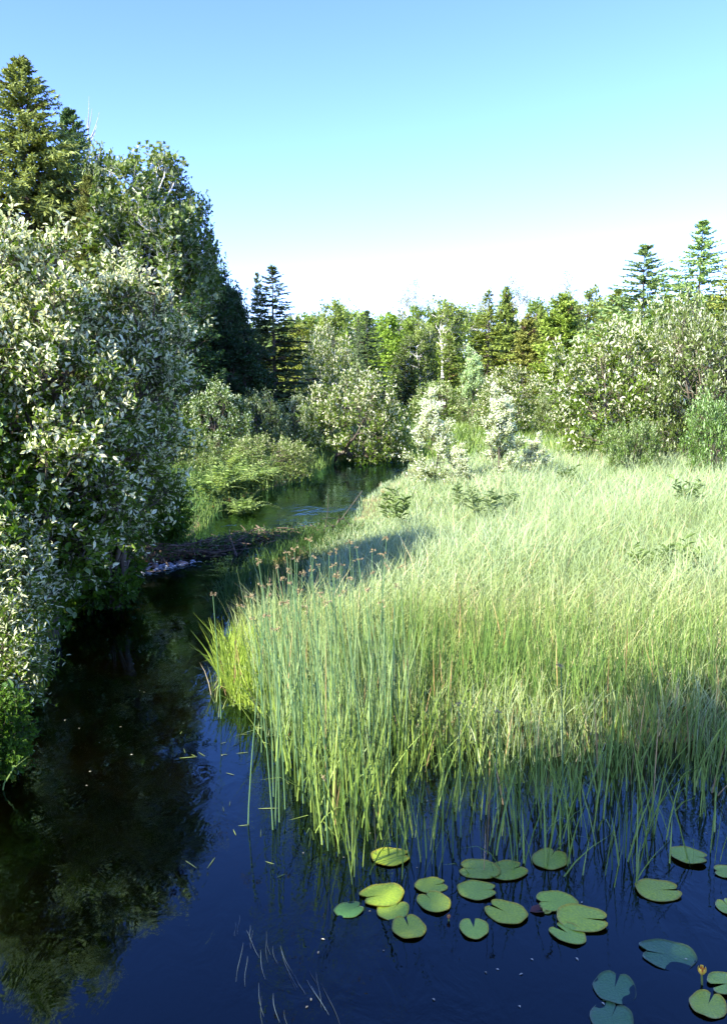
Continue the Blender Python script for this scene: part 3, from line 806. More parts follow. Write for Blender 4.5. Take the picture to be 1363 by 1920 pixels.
def dist_all(x, y):
    return np.minimum(np.minimum(poly_dist(x, y, POLY_NEAR), poly_dist(x, y, POLY_FAR)), poly_dist(x, y, POLY_FAR2))


# meadow: right of the stream, thinning with distance
g = Geo()
for (y0, y1, dens, wd, h0, seg) in [(5.0, 9, 1250, .0075, .74, 4), (9, 14, 950, .0088, .74, 3), (14, 22, 520, .012, .66, 3), (22, 34, 170, .022, .55, 2), (34, 60, 45, .05, .55, 2)]:
    x0, x1 = -3.5, .47 * y1 + 2
    n = int((x1 - x0) * (y1 - y0) * dens)
    x, y = scatter_rect(x0, x1, y0, y1, n)
    xl = np.interp(y, [5, 8, 9, 12, 14, 17, 24, 27, 30, 60], [-1.4, -1.2, -.6, -.8, -.6, -.4, 1.0, 1.2, .5, 1])   # the stream's right bank
    keep = (x > xl) & (x < .47 * y + 1.2) & (dist_all(x, y) > -.06 + .16 * RG.normal(size=n) + .22 * wob(x, y, 3.1, 2))
    x, y = x[keep], y[keep]; n = len(x)
    patch = wob(x, y, .55); patch2 = wob(x, y, 1.9, 2.0); fine = wob(x, y, 5.0, .3)
    h = h0 * np.clip(.62 + .10 * (y - 5.5), .5, 1) * RG.uniform(.45, 1.15, n) * (1 + .20 * patch + .16 * patch2)
    near_edge = np.clip(1 - dist_all(x, y) / .9, 0, 1)
    h *= np.where((y > 8.2) & (x < xl[keep] + 3.2), np.clip(.22 + .26 * np.clip(x - np.interp(y, [8, 10, 13, 16, 20, 26], [-1.6, -1.2, -.2, 0, .6, 1.2]), 0, 3), .22, 1), 1)
    ang = .4 + 1.4 * wob(x, y, .9, 4) + RG.normal(size=n) * 1.7
    lean = np.stack([np.cos(ang), np.sin(ang)], -1) * (RG.uniform(.1, .95, n) ** 1.3 * (1 - .45 * near_edge))[:, None]
    a = np.array([.27, .355, .12]); b = np.array([.44, .54, .33]); cgrn = np.array([.10, .19, .05])
    k = np.clip(.5 + .3 * patch + .3 * RG.normal(size=n), 0, 1)[:, None]
    C = a * (1 - k) + b * k
    k2 = (np.clip(.5 * -patch2 + .3 * RG.uniform(-1, 1, n) - .05, 0, .9))[:, None]
    C = C * (1 - k2) + cgrn * k2
    yl = np.clip(1.3 - np.abs(y - 6.9) / 1.6, 0, 1)[:, None] * .45     # yellower and strawy toward the water
    C = C * (1 - yl) + np.array([.36, .40, .09]) * yl * RG.uniform(.7, 1.2, (n, 1))
    straw = RG.uniform(size=n) < .05 + .07 * yl[:, 0]
    C[straw] = np.array([.55, .47, .26]) * RG.uniform(.5, 1.2, (straw.sum(), 1))
    z = np.maximum(height(x, y), -.1) - .03
    blades(g, np.stack([x, y, z], -1), h, wd * RG.uniform(.5, 1.3, n), lean, RG.uniform(0, .6, n) * (1 - .5 * near_edge), C, seg=seg, rng=RG)
tag(obj('meadow_grass', g.mesh('meadow_grass', M_GRASS)), 'tall pale green grass covering the wet meadow on the right', 'grass', kind='stuff')

# grass fringing the pool and left bank
g = Geo()
x, y = scatter_rect(-9, 5, 2, 48, 90000)
d = dist_all(x, y)
left = x < np.interp(y, [2, 8, 12, 16, 24, 30, 48], [-1.6, -2.2, -2.2, -1.0, 0, .6, 1])
edge = (d > -.12) & (d < np.where(y > 14, 2.6, .8)) & left & (RG.uniform(size=len(x)) < np.where(y > 14, 1, .8))
x, y = x[edge], y[edge]; n = len(x)
h = RG.uniform(.25, .65, n) * np.where(y > 13, .75 + .2 * np.clip(dist_all(x, y), 0, 2), .7)
ang = RG.uniform(0, 2 * pi, n)
k = RG.uniform(size=(n, 1)); C = np.array([.07, .14, .03]) * (1 - k) + np.array([.22, .32, .09]) * k
blades(g, np.stack([x, y, height(x, y) - .03], -1), h, (.007 + y * .0008) * RG.uniform(.6, 1.3, n), np.stack([np.cos(ang), np.sin(ang)], -1) * RG.uniform(.1, .6, (n, 1)),
       RG.uniform(0, .4, n), C, seg=3, rng=RG)
# clearing behind the pool and forest floor
x, y = scatter_rect(-14, 26, 26, 62, 90000)
keep = (dist_all(x, y) > 0)
x, y = x[keep], y[keep]; n = len(x)
k = np.clip(.5 + .5 * wob(x, y, .5) + .3 * RG.normal(size=n), 0, 1)[:, None]; C = np.array([.10, .18, .03]) * (1 - k) + np.array([.26, .36, .09]) * k
ang = RG.uniform(0, 2 * pi, n)
blades(g, np.stack([x, y, height(x, y) - .03], -1), RG.uniform(.3, .7, n), .055 * RG.uniform(.6, 1.3, n), np.stack([np.cos(ang), np.sin(ang)], -1) * RG.uniform(.1, .5, (n, 1)),
       RG.uniform(0, .3, n), C, seg=2, rng=RG)
tag(obj('bank_grass', g.mesh('bank_grass', M_GRASS)), 'green grass fringing the pool, the left bank and the far clearing', 'grass', kind='stuff')

# sedge between dam and bulrushes, the willow's shade put into its dark greens
g = Geo()
pl = [P(*q) for q in [(395, 1060), (470, 1020), (650, 985), (700, 1010), (700, 1130), (640, 1200), (520, 1190), (400, 1160)]]
px0 = min(p[0] for p in pl); px1 = max(p[0] for p in pl); py0 = min(p[1] for p in pl); py1 = max(p[1] for p in pl)
x, y = scatter_rect(px0, px1, py0, py1, 16000)
k = in_poly(x, y, pl) & (RG.uniform(size=len(x)) < .8 + .5 * wob(x, y, 2)); x, y = x[k], y[k]; n = len(x)
ang = RG.uniform(0, 2 * pi, n); k = RG.uniform(size=(n, 1))
C = np.array([.035, .08, .018]) * (1 - k) + np.array([.09, .17, .04]) * k
blades(g, np.stack([x, y, np.minimum(height(x, y), 0) - .05], -1), RG.uniform(.10, .36, n), .010 * RG.uniform(.6, 1.3, n), np.stack([np.cos(ang), np.sin(ang)], -1) * RG.uniform(.1, .55, (n, 1)),
       RG.uniform(0, .4, n), C, seg=3, rng=RG)
tag(obj('sedge', g.mesh('sedge', M_GRASS)), 'dark sedge growing in shade beside the stick dam', 'sedge', kind='stuff')

# reeds standing in the water
g = Geo()


def reeds(poly, n, h, wd, c0, c1, leanx=.0, lean=.12, straw=.03, dens=None, seg=4):
    pl = [P(*q) for q in poly]
    a = np.array(pl); x, y = scatter_rect(a[:, 0].min(), a[:, 0].max(), a[:, 1].min(), a[:, 1].max(), int(n))
    k = in_poly(x, y, pl)
    if dens: k &= RG.uniform(size=len(x)) < dens(x, y)
    x, y = x[k], y[k]; n = len(x)
    tuft = wob(x, y, 3.2, 1.1)
    hh = (h[0] + (h[1] - h[0]) * RG.beta(2.2, 1.8, n)) * (1 + .12 * tuft)
    q = RG.uniform(size=(n, 1)); C = np.array(c0) * (1 - q) + np.array(c1) * q
    s = RG.uniform(size=n) < straw; C[s] = np.array([.38, .26, .12]) * RG.uniform(.5, 1.3, (s.sum(), 1))
    ln = RG.normal(size=(n, 2)) * lean + np.array([leanx, 0])
    ln += wob(x, y, 2.1, .7)[:, None] * np.array([.10, .04])
    bent = RG.uniform(size=n) < .16
    ln[bent] *= RG.uniform(2, 4.5, (bent.sum(), 1)); hh[bent] *= .8
    ln *= np.minimum(1, .62 / (np.linalg.norm(ln, axis=1, keepdims=True) + 1e-6))
    bd = RG.uniform(0, .06, n); bd[bent] = RG.uniform(.1, .6, bent.sum())
    blades(g, np.stack([x, y, np.full(n, -.12)], -1), hh + .12, wd * RG.uniform(.6, 1.4, n), ln, bd, C, seg=seg, stiff=1.5, rng=RG, tipw=.12)


front = [(500, 1400), (585, 1560), (670, 1670), (760, 1660), (900, 1640), (1060, 1650), (1180, 1670), (1300, 1640), (1420, 1600), (1450, 1380), (1000, 1385), (800, 1375), (620, 1340)]
fy = lambda x, y: np.clip(.30 + (y - 3.9) * .18, .25, .6) * np.clip(.62 + .75 * wob(x, y, 3.4, 1.1), .03, 1)
reeds(front, 6800, (.16, .66), .0078, (.07, .13, .022), (.27, .37, .075), lean=.16, dens=fy)
reeds([(600, 1330), (800, 1365), (1100, 1370), (1420, 1360), (1420, 1290), (1000, 1300), (700, 1280)], 3000, (.3, .8), .0075, (.055, .12, .025), (.20, .31, .07), lean=.10)
reeds([(470, 1330), (520, 1420), (620, 1470), (760, 1440), (790, 1340), (640, 1280), (500, 1270)], 1400, (.4, 1.2), .0062, (.12, .20, .06), (.30, .40, .17), leanx=-.03, lean=.09)
reeds([(415, 1290), (450, 1330), (510, 1350), (560, 1290), (470, 1240), (410, 1250)], 1500, (.25, .5), .011, (.15, .25, .03), (.34, .44, .07), leanx=-.08, lean=.22)
reeds([(700, 1290), (1363, 1300), (1363, 1240), (700, 1230)], 1500, (.4, .85), .0075, (.06, .13, .03), (.22, .32, .08), lean=.10)
reeds([(600, 1400), (1363, 1400), (1420, 1330), (620, 1330)], 900, (.08, .26), .010, (.10, .08, .03), (.36, .30, .14), lean=.5, straw=.3)
reeds([(540, 1440), (600, 1590), (680, 1660), (740, 1560), (680, 1430)], 170, (.35, .85), .0075, (.10, .17, .03), (.30, .40, .09), lean=.14)
tag(obj('reeds', g.mesh('reeds', M_REED)), 'thin upright green reeds standing in the shallow water along the meadow', 'reeds', kind='stuff')


# bulrushes with seed heads: stem + seed_head each
def bulrush_mesh(seed, H, lx, ly):
    rng = np.random.default_rng(seed)
    t = np.linspace(0, 1, 7)
    pts = np.stack([lx * H * t ** 1.4, ly * H * t ** 1.4, H * t], -1)
    g = Geo(); tubes(g, pts[None], np.linspace(.0043, .0024, 7)[None], np.array([.12, .22, .09]), 6)
    stem = g.mesh('stem', M_REED, True)
    g = Geo(); tip = pts[-1]
    m = rng.integers(3, 7)
    d = U(rng.normal(size=(m, 3)) * np.array([1, 1, .6]) + np.array([lx * 2, ly, .35])); L = rng.uniform(.010, .038, m)
    e = tip + d * L[:, None]
    tubes(g, np.stack([np.tile(tip, (m, 1)), (tip + e) / 2 + np.array([0, 0, .004]), e], 1), np.full((m, 3), .0013), np.array([.25, .17, .07]), 3)
    N = m * 9; si = np.repeat(np.arange(m), 9)
    stamp(g, LEAF6, e[si] - d[si] * .008 + rng.normal(size=(N, 3)) * .004, d[si] + rng.normal(size=(N, 3)) * .6, rng.normal(size=(N, 3)), .010, .0048,
          np.array([.42, .33, .18]) * rng.uniform(.6, 1.4, (N, 1)))
    head = g.mesh('seed_head', M_PLANT)
    g = Geo()
    return stem, head


heads = [(580, 1015, 1.45, 'tallest bulrush, its brown seed head topping the clump'),
         (485, 1056, 1.40, 'bulrush with a brown head standing apart at the left of the clump'),
         (452, 1137, 1.05, 'short bulrush leaning left over the dark water'),
         (476, 1160, 1.0, 'bulrush bent left beside the short leaning one'),
         (655, 1018, 1.42, 'tall bulrush at the back right of the clump near the dark sedge'),
         (668, 1028, 1.38, 'tall bulrush just right of the tall one at the back of the clump'),
         (860, 1322, .80, 'lone straight bulrush with a brown tip in the front reeds'),
         (935, 1335, .78, 'lone bulrush with tan head right of centre in the front reeds'),
         (606, 1462, .45, 'short bulrush with tan head low at the left edge of the front reeds'),
         (399, 1115, 1.0, 'single reed stem standing alone over the dark water left of the clump'),
         (1052, 1250, .95, 'tan-headed bulrush in front of the sunlit meadow grass'),
         (400, 1420, .10, 'broken bulrush head lying low on the water left of the front reeds')]
rb = np.random.default_rng(9)
crowd = [(505, 1097), (557, 1050), (520, 1062), (545, 1068), (600, 1060), (617, 1040), (567, 1075), (582, 1068), (588, 1045), (623, 1062), (632, 1082), (640, 1060),
         (530, 1085), (548, 1093), (507, 1118), (501, 1155), (518, 1180), (470, 1120), (643, 1110), (598, 1112), (562, 1108), (610, 1130), (700, 1075),
         (722, 1060), (715, 1040), (537, 1037), (552, 1030), (673, 1050), (690, 1105), (655, 1085), (575, 1140), (535, 1130), (492, 1100), (630, 1035),
         (725, 1007), (698, 1032), (720, 1130), (742, 1100), (750, 1065)]
for i, (hx, hy, H, lab) in enumerate(heads + [(a, b, 0, None) for a, b in crowd]):
    if lab and H < .2:
        continue
    grp = 'bulrushes with seed heads'
    if not lab:
        H = 1.18 + .28 * rb.uniform(); lab = 'slender bulrush with small brown seed head in the crowded clump at the water edge'
    Y = (H - .05 - CAM_H) / kz(hy)
    lx = rb.normal() * .05 - .02; ly = rb.normal() * .03
    if 'left' in lab and 'lean' in lab or 'bent' in lab: lx = -.42
    st, hd = bulrush_mesh(100 + i, H + .1, lx, ly)
    X = Xat(hx, Y, H) - lx * (H + .1)
    r = obj('bulrush', None, loc=(X, Y - ly * H, -.15)); tag(r, lab, 'bulrush', grp)
    obj('stem', st, r); obj('seed_head', hd, r)

# pale leaves trailing under and on the water
g = Geo(); rr = np.random.default_rng(21)
for (px, py) in [(450, 1740), (465, 1760), (500, 1740), (515, 1790), (545, 1800), (590, 1800), (495, 1850), (520, 1880), (600, 1840), (430, 1720), (560, 1850), (480, 1790)]:
    for _ in range(2):
        x, y = P(px + rr.uniform(-18, 18), py + rr.uniform(-25, 25))
        L = rr.uniform(.10, .26); a = -pi / 2 + .25 + rr.normal() * .12
        t = np.linspace(0, 1, 6); pts = np.stack([x + cos(a) * L * t + .006 * np.sin(t * 4 + x * 9), y + sin(a) * L * t, .004 + 0 * t], -1)
        tubes(g, pts[None], np.array([[.0005, .0010, .0012, .0011, .0008, .0004]]), np.array([.10, .14, .14]) * rr.uniform(.3, 1.0), 3)
for _ in range(34):
    x, y = P(rr.uniform(330, 620), rr.uniform(1260, 1640))
    L = rr.uniform(.04, .12); a = rr.uniform(0, 2 * pi)
    t = np.linspace(0, 1, 4); pts = np.stack([x + cos(a) * L * t, y + sin(a) * L * t, .004 + .0 * t], -1)
    tubes(g, pts[None], np.array([[.0008, .002, .002, .0006]]), np.array([.24, .30, .08]) * rr.uniform(.5, 1.2), 3)
for _ in range(70):
    x, y = P(rr.uniform(120, 420), rr.uniform(1095, 1200) if rr.uniform() < .5 else rr.uniform(1200, 1500))
    if rr.uniform() < .4: x, y = P(rr.uniform(560, 1360), rr.uniform(1500, 1900))
    stamp(g, LEAF4, np.array([[x, y, .003]]), rr.normal(size=(1, 3)) * np.array([1, 1, 0]), np.array([[0, 0, 1.]]), rr.uniform(.008, .022), .009, np.array([[.45, .42, .28]]) * rr.uniform(.4, 1.2))
tag(obj('floating_grass', g.mesh('floating_grass', M_REED)), 'thin pale grass leaves trailing on the dark blue water', 'water weed', kind='stuff')


# ------------------------------------------------------------------ lily pads and flowers
def pad_mesh(seed, notch=.28):
    rng = np.random.default_rng(seed); n = 40
    a = np.linspace(notch * .5, 2 * pi - notch * .5, n)
    rim = 1 + .03 * np.sin(a * 3 + rng.uniform(0, 6)) + .015 * np.sin(a * 7 + rng.uniform(0, 6))
    rim *= 1 - .30 * np.exp(-(np.minimum(a, 2 * pi - a) / .26) ** 2)
    rings = [0, .3, .6, .85, .97, 1.0]
    V = []; C = []
    sh = rng.uniform(.3, .42)
    for r in rings:
        for k in range(n):
            x = cos(a[k]) * r * rim[k] * 1.12; y = sin(a[k]) * r * rim[k] * .93
            z = .03 * r * r * sin(a[k] * 2 + seed) + .018 * r ** 3 * sin(a[k] * 5 + seed * 2)
            V.append((x, y, z + (.025 if r == 1 else 0)))
            vein = 1 + .16 * (np.sin(a[k] * 20) > .6) * (r > .2)
            C.append(np.array([1, 1, 1]) * vein if r < .97 else np.array([1.1, .75, .6]))
    V = np.array(V); V[:n] = [0, 0, 0]
    V[:, 0] -= sh * 0
    F = [[r * n + k, r * n + k + 1, (r + 1) * n + k + 1, (r + 1) * n + k] for r in range(len(rings) - 1) for k in range(n - 1)]
    top = len(V)
    # underside gives the leaf a little thickness
    V2 = V.copy(); V2[:, 2] -= .02
    F2 = [[f[3] + top, f[2] + top, f[1] + top, f[0] + top] for f in F]
    g = Geo(); g.add(np.concatenate([V, V2]), np.array(F + F2), np.concatenate([np.array(C)] * 2))
    return g.mesh('lily_pad', M_PAD, True)


pm = [pad_mesh(1, .14), pad_mesh(2, .24), pad_mesh(3, .09), pad_mesh(4, .42)]
pads = [(716, 1680, 41, 0, 200, 0, 1.0, 'bright lily pad at the left end of the row of pads, lying on its neighbour'),
        (737, 1706, 33, 2, 60, -.004, .85, 'lily pad tucked under the bright pad at the left end'),
        (766, 1740, 36, 1, 100, 0, .8, 'lily pad with its notch upward, lowest of the left cluster'),
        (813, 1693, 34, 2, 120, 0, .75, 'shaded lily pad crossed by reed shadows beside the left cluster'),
        (808, 1661, 30, 0, 10, -.003, .7, 'lily pad with reddish edge behind the shaded one in the left cluster'),
        (895, 1671, 36, 2, 0, 0, .9, 'oval lily pad alone just in front of the reeds, left of centre'),
        (948, 1712, 40, 1, 140, 0, 1.1, 'broad lily pad with notch at its upper left'),
        (888, 1742, 31, 3, 88, 0, 1.25, 'heart-shaped bright lily pad floating apart, notch upward'),
        (1042, 1692, 38, 2, 185, 0, 1.2, 'bright lily pad at the top of the trio'),
        (1092, 1725, 47, 1, -12, .004, 1.35, 'largest and brightest lily pad of the trio, notch to the right'),
        (1064, 1752, 34, 3, 130, 0, 1.1, 'lowest lily pad of the trio, with a wide notch'),
        (1234, 1671, 41, 1, 0, 0, .85, 'lily pad with notch to the right at the foot of the right reeds'),
        (1291, 1609, 33, 2, -20, .01, .8, 'narrow tilted lily pad among the right reeds'),
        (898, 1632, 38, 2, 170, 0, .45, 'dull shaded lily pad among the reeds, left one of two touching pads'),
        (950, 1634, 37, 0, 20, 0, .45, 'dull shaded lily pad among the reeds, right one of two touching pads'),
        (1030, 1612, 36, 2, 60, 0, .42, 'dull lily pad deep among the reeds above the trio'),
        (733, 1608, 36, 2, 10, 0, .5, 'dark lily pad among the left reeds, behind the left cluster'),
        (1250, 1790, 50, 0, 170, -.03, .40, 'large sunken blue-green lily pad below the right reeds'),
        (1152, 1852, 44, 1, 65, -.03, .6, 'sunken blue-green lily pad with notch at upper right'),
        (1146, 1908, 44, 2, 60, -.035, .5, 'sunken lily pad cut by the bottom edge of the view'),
        (1327, 1885, 37, 1, 55, 0, .85, 'lily pad at the lower right below the yellow flower'),
        (1362, 1848, 36, 3, 190, .003, 1.0, 'bright lily pad at the right edge beside the yellow flower'),
        (1366, 1703, 26, 0, 100, 0, .9, 'lily pad cut by the right edge above the yellow flower'),
        (1364, 1637, 26, 2, 170, 0, .6, 'dull lily pad cut by the right edge among the reeds'),
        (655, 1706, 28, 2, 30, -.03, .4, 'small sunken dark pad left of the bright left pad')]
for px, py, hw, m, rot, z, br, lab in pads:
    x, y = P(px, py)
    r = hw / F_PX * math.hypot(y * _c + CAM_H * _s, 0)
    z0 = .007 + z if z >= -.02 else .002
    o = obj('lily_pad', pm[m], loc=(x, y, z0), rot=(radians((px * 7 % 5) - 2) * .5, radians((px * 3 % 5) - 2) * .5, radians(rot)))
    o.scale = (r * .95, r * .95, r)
    b = .6 + .4 * br  # sun dapple and shade painted in as each pad's brightness
    o.color = (b * .22, b * .42, b * 1.6, 1) if z < -.02 else (b * (1.15 if m == 1 else 1), b, b * (.8 if m == 1 else 1.1), 1)  # sunken pads: sky reflection on the water film painted as blue-green
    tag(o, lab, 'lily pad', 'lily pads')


def bud(px, py, s, col1, col2, H, lab, sink=0.0):
    x, y = P(px, py, H)
    e = obj('pond_lily_flower', None, loc=(x, y, 0)); tag(e, lab, 'water flower', 'pond lily flowers')
    g = Geo(); pts = np.array([[.03, 0, -.2], [.012, 0, -.08], [0, 0, H - .01]])
    tubes(g, pts[None], np.array([[.005, .005, .0045]]), np.array([.18, .22, .05]), 6); obj('stem', g.mesh('stem', M_REED, True), e)
    for j, (n, rad, c, hh) in enumerate([(5, 1.0, col1, 1.0), (6, .72, col2, .85)]):
        g = Geo()
        for k in range(n):
            a0 = k / n * 2 * pi + j * .5
            vs = []
            for t in np.linspace(0, 1, 6):
                rr_ = rad * s * (sin(t * pi * .62 + .15)) * .95
                for q in (-1, -.5, 0, .5, 1):
                    aa = a0 + q * (pi / n) * 1.15 * sin(min(1, t + .25) * pi * .8)
                    vs.append((cos(aa) * rr_, sin(aa) * rr_, H - .01 + hh * s * 1.9 * t))
            F = [[r * 5 + q, r * 5 + q + 1, r * 5 + q + 6, r * 5 + q + 5] for r in range(5) for q in range(4)]
            g.add(np.array(vs), np.array(F), np.array(c) * (.9 + .2 * (k % 2)))
        obj('sepals' if j == 0 else 'petals', g.mesh('sepals', M_PLANT, True), e)


bud(1315, 1824, .019, (.75, .50, .06), (.80, .25, .05), .055, 'yellow and orange pond lily bud held above the water at the lower right')
bud(841, 1719, .010, (.45, .16, .07), (.75, .55, .12), .02, 'small red-brown pond lily bud between the left cluster and the heart-shaped pad')
bud(1011, 1757, .009, (.22, .07, .05), (.30, .12, .06), -.008, 'dull red sunken pond lily bud left of the lowest pad of the trio')
g = Geo()
x, y = P(1012, 1710)
V, F = LEAF6
stamp(g, LEAF6, np.array([[x - .05, y, .002], [x + .02, y - .02, .004]]), np.array([[1, .2, .02], [.6, 1, .02]]), np.array([[0, 0, 1.], [.1, 0, 1]]), np.array([.10, .05]), np.array([.07, .05]), np.array([[.13, .06, .045], [.5, .5, .08]]))
tag(obj('dead_leaf', g.mesh('dead_leaf', M_LEAF)), 'brown dead leaf floating left of the top pad of the trio', 'leaf')

# ------------------------------------------------------------------ stick dam, riffle, rocks, leaning log
dam = obj('stick_dam', None, loc=(*P(350, 1035), 0))
tag(dam, 'low beaver dam of dark sticks and mud across the stream', 'beaver dam')
ox, oy = P(350, 1035)
rs = np.random.default_rng(4)
ends_ = [P(*q) for q in [(255, 1062), (330, 1045), (400, 1032), (470, 1012), (560, 1006), (640, 996)]]
ex = np.array(ends_)
g = Geo(); B = 420
t = rs.uniform(0, 1, B) ** 1.15 * (len(ex) - 1); i0 = np.clip(t.astype(int), 0, len(ex) - 2); f_ = (t - i0)[:, None]
c = ex[i0] * (1 - f_) + ex[i0 + 1] * f_ + rs.normal(size=(B, 2)) * np.array([.15, .28])
L = rs.uniform(.2, .75, B); a = rs.uniform(0, 2 * pi, B); el = rs.normal(size=B) * .22
hz = rs.uniform(-.05, .20, B) * np.clip(1.25 - t / 4, .3, 1)
d3 = np.stack([np.cos(a) * np.cos(el), np.sin(a) * np.cos(el), np.sin(el)], -1)
c3 = np.stack([c[:, 0] - ox, c[:, 1] - oy, hz], -1)
A = c3 - d3 * L[:, None] / 2; Bp = c3 + d3 * L[:, None] / 2
r0 = rs.uniform(.004, .013, B)
tubes(g, curve3(A, Bp, c3 + rs.normal(size=(B, 3)) * .05, 5), r0[:, None] * np.linspace(1, .4, 5)[None], np.ones(3), 5)
obj('sticks', g.mesh('sticks', M_WOOD, True), dam)
g = Geo()
ns = 60; tt = np.linspace(0, len(ex) - 1.001, ns); i0 = tt.astype(int); f_ = (tt - i0)[:, None]
cl = ex[i0] * (1 - f_) + ex[i0 + 1] * f_ - np.array([ox, oy])
prof = [(-.5, -.14), (-.3, -.02), (-.1, .05), (.1, .055), (.25, .0), (.4, -.12)]
V = []
for k in range(ns):
    for (dy, hz_) in prof:
        x_, y_ = cl[k]
        b = wob(np.array(x_ * 3), np.array(y_ * 3 + dy * 4), 2.0)
        V.append((x_ + .03 * b, y_ + dy, hz_ * (1 - tt[k] / 7) - .008 * tt[k] + .035 * float(b)))
m_ = len(prof)
F = [[k * m_ + j, (k + 1) * m_ + j, (k + 1) * m_ + j + 1, k * m_ + j + 1] for k in range(ns - 1) for j in range(m_ - 1)]
g.add(np.array(V), np.array(F), np.ones(3))
obj('mud_bank', g.mesh('mud_bank', noise_mat('wet_mud', (.025, .016, .008), (.085, .055, .028), 9, rough=.95, bump=1.0, spec=.1)), dam)
g = Geo(); N = 1700
t = rs.uniform(0, 1, N) ** .55 * (len(ex) - 1.01); i0 = t.astype(int); f_ = (t - i0)[:, None]
c = ex[i0] * (1 - f_) + ex[i0 + 1] * f_ - np.array([ox, oy]) + rs.normal(size=(N, 2)) * np.array([.15, .25])
kk = rs.uniform(size=(N, 1))
stamp(g, LEAF6, np.stack([c[:, 0], c[:, 1], .02 + rs.uniform(0, .15, N) * np.where(t > 2, .6, 1)], -1), U(rs.normal(size=(N, 3)) + np.array([0, 0, .8])), rs.normal(size=(N, 3)) + np.array([0, 0, 1.]),
      rs.uniform(.03, .075, N), .032, np.array([.03, .07, .015]) * (1 - kk) + np.array([.11, .17, .05]) * kk)
obj('sprouting_leaves', g.mesh('sprouting_leaves', M_LEAF), dam)

# white water spilling over the left end of the dam
g = Geo(); N = 110
a = rs.uniform(0, 1, N)
pts_a = np.array(P(225, 1080)); pts_b = np.array(P(352, 1056))
c = pts_a + (pts_b - pts_a) * a[:, None] + rs.normal(size=(N, 2)) * np.array([.10, .09])
stamp(g, LEAF6, np.stack([c[:, 0], c[:, 1], .006 + rs.uniform(0, .03, N)], -1), np.array([1., .25, 0]) + rs.normal(size=(N, 3)) * .25, np.array([0, 0, 1.]) + rs.normal(size=(N, 3)) * .3,
      rs.uniform(.03, .09, N), rs.uniform(.008, .022, N), np.ones((N, 3)))
tag(obj('riffle_foam', g.mesh('riffle_foam', M_FOAM)), 'white water spilling over stones at the left end of the stick dam', 'foam', kind='stuff')


def rock(seed, s):
    rng = np.random.default_rng(seed); n, m = 14, 9
    V = []
    cdir = U(rng.normal(size=(7, 3))); amp_ = rng.uniform(-.25, .25, 7)
    for j in range(m):
        th = j / (m - 1) * pi
        for k in range(n):
            ph = k / n * 2 * pi
            u = np.array([sin(th) * cos(ph), sin(th) * sin(ph), cos(th)])
            V.append(u * (1 + (np.exp((cdir @ u - 1) * 4) * amp_).sum()) * np.array(s))
    F = [[j * n + k, (j + 1) * n + k, (j + 1) * n + (k + 1) % n, j * n + (k + 1) % n] for j in range(m - 1) for k in range(n)]
    g = Geo(); g.add(np.array(V), np.array(F), np.ones(3)); return g.mesh('rock', M_ROCK, True)


for px, py, s, sd, lab in [(273, 1068, (.07, .06, .045), 1, 'reddish wet rock in the white water'), (292, 1064, (.05, .05, .035), 2, 'small pale rock just right of the reddish wet one'),
                           (340, 1058, (.08, .06, .04), 3, 'brown rock at the foot of the stick dam'), (245, 1076, (.06, .05, .03), 4, 'low rock at the left end of the white water')]:
    x, y = P(px, py); tag(obj('rock', rock(sd, s), loc=(x, y, .01)), lab, 'rock', 'rocks in the riffle')


def limb(p, q, r0, r1, seed, twigs=10):
    rng = np.random.default_rng(seed); g = Geo()
    p = np.array(p, float); q = np.array(q, float)
    t = np.linspace(0, 1, 9)[:, None]; pts = p + (q - p) * t; pts[1:-1] += rng.normal(size=(7, 3)) * .04
    tubes(g, pts[None], np.linspace(r0, r1, 9)[None], np.ones(3), 8)
    a = pts[rng.integers(3, 9, twigs)]; b = a + rng.normal(size=(twigs, 3)) * .3 + np.array([0, 0, .15])
    tubes(g, curve3(a, b, (a + b) / 2 + .04, 4), np.linspace(r1 * .6, .004, 4)[None] * np.ones((twigs, 1)), np.ones(3), 4)
    return g.mesh('log', M_BARK, True)


x0, y0 = P(618, 866, 0); x1 = Xat(668, 26, 1)
tag(obj('fallen_branch', limb((x0, y0, -.1), (x1, 26.0, Zat(815, 26.0)), .07, .03, 3)), 'grey branch leaning out of the round willow into the pool', 'branch')
x0, y0 = P(596, 1003, 0); x1, y1 = P(645, 985, .1)
tag(obj('fallen_branch', limb((x0, y0, .0), (x1, y1, .22), .022, .01, 8, 6)), 'thin dark branch lying on the water at the near side of the far pool', 'branch')

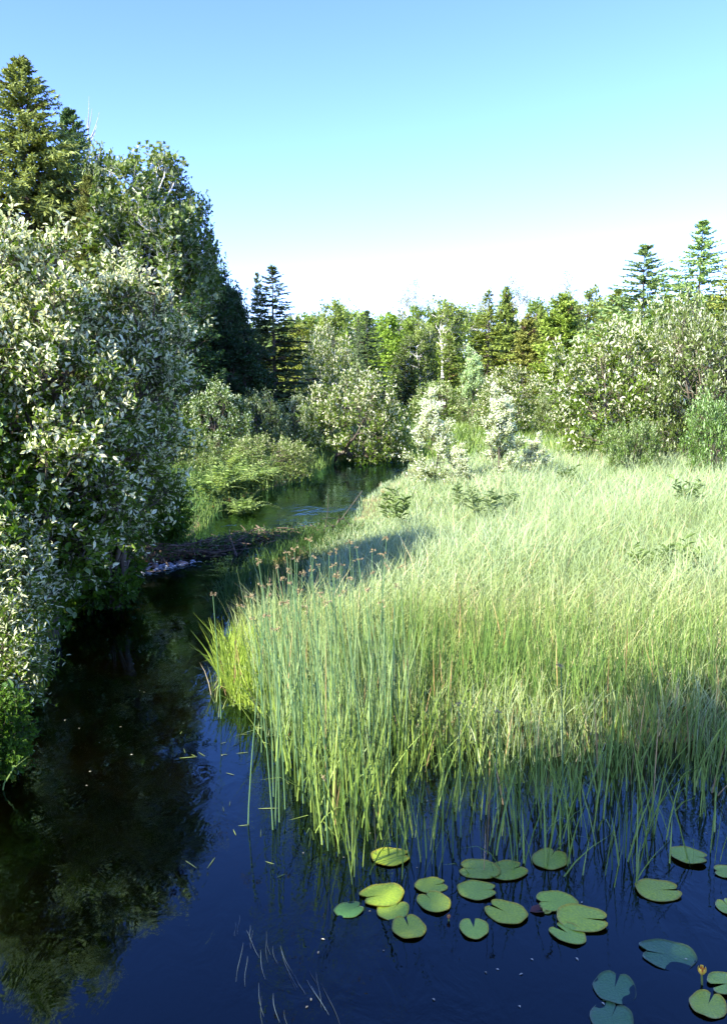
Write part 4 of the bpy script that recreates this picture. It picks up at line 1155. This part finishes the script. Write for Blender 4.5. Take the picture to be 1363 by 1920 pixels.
# ------------------------------------------------------------------ woods behind, one far mass
g = Geo(); rw_ = np.random.default_rng(61)
N = 170
for i in range(N):
    Y = rw_.uniform(72, 120); xx = rw_.uniform(-.75, .75) * Y
    zb = float(height(xx, Y)); Hh = rw_.uniform(5.8, 8.2) * Y / 85
    if xx < -.15 * Y: Hh *= 1.2
    n = 420
    u = U(rw_.normal(size=(n, 3))); r = rw_.uniform(.5, 1, n) ** .5
    p = u * r[:, None] * np.array([2.6, 2.6, Hh * .5]) + np.array([xx, Y, zb + Hh * .5])
    base = np.array([.16, .22, .07]) * rw_.uniform(.6, 1.5) * (1 + rw_.normal(size=3) * .08)
    stamp(g, LEAF4, p, rw_.normal(size=(n, 3)), u + np.array([0, 0, .6]) + rw_.normal(size=(n, 3)) * .4, rw_.uniform(.5, .9, n), .5, base * rw_.uniform(.6, 1.4, (n, 1)))
tag(obj('distant_woods', g.mesh('distant_woods', M_LEAF)), 'far mass of green woodland behind the treeline', 'woods', kind='stuff')

# undergrowth under the trees so that no bare floor shows
g = Geo(); N = 42000
x = rw_.uniform(-30, 34, N); y = rw_.uniform(22, 72, N)
k = (dist_all(x, y) > 2.5) & ((x < -.10 * y + .0) | (y > 44) | (x > .30 * y + 2)); x, y = x[k], y[k]; N = len(x)
hgt = .9 * (1 + .6 * wob(x, y, .35)) * rw_.uniform(.1, 1.0, N)
kk = rw_.uniform(size=(N, 1))
stamp(g, LEAF4, np.stack([x, y, height(x, y) + hgt], -1), rw_.normal(size=(N, 3)), np.array([0, 0, 1.]) + rw_.normal(size=(N, 3)) * .5, rw_.uniform(.15, .35, N), .16,
      np.array([.035, .075, .02]) * (1 - kk) + np.array([.10, .17, .045]) * kk)
x = rw_.uniform(-9, -2.2, 26000); y = rw_.uniform(3, 24, 26000)
k = (dist_all(x, y) > .0) & (x < -2.2 - .02 * y); x, y = x[k], y[k]; N = len(x)
kk = rw_.uniform(size=(N, 1))
stamp(g, LEAF6, np.stack([x, y, height(x, y) + rw_.uniform(0, .45, N)], -1), rw_.normal(size=(N, 3)), np.array([0, 0, 1.]) + rw_.normal(size=(N, 3)) * .5, rw_.uniform(.05, .10, N), .04,
      np.array([.035, .08, .02]) * (1 - kk) + np.array([.10, .19, .045]) * kk)
tag(obj('undergrowth', g.mesh('undergrowth', M_LEAF)), 'leafy undergrowth below the trees and along the left bank', 'undergrowth', kind='stuff')
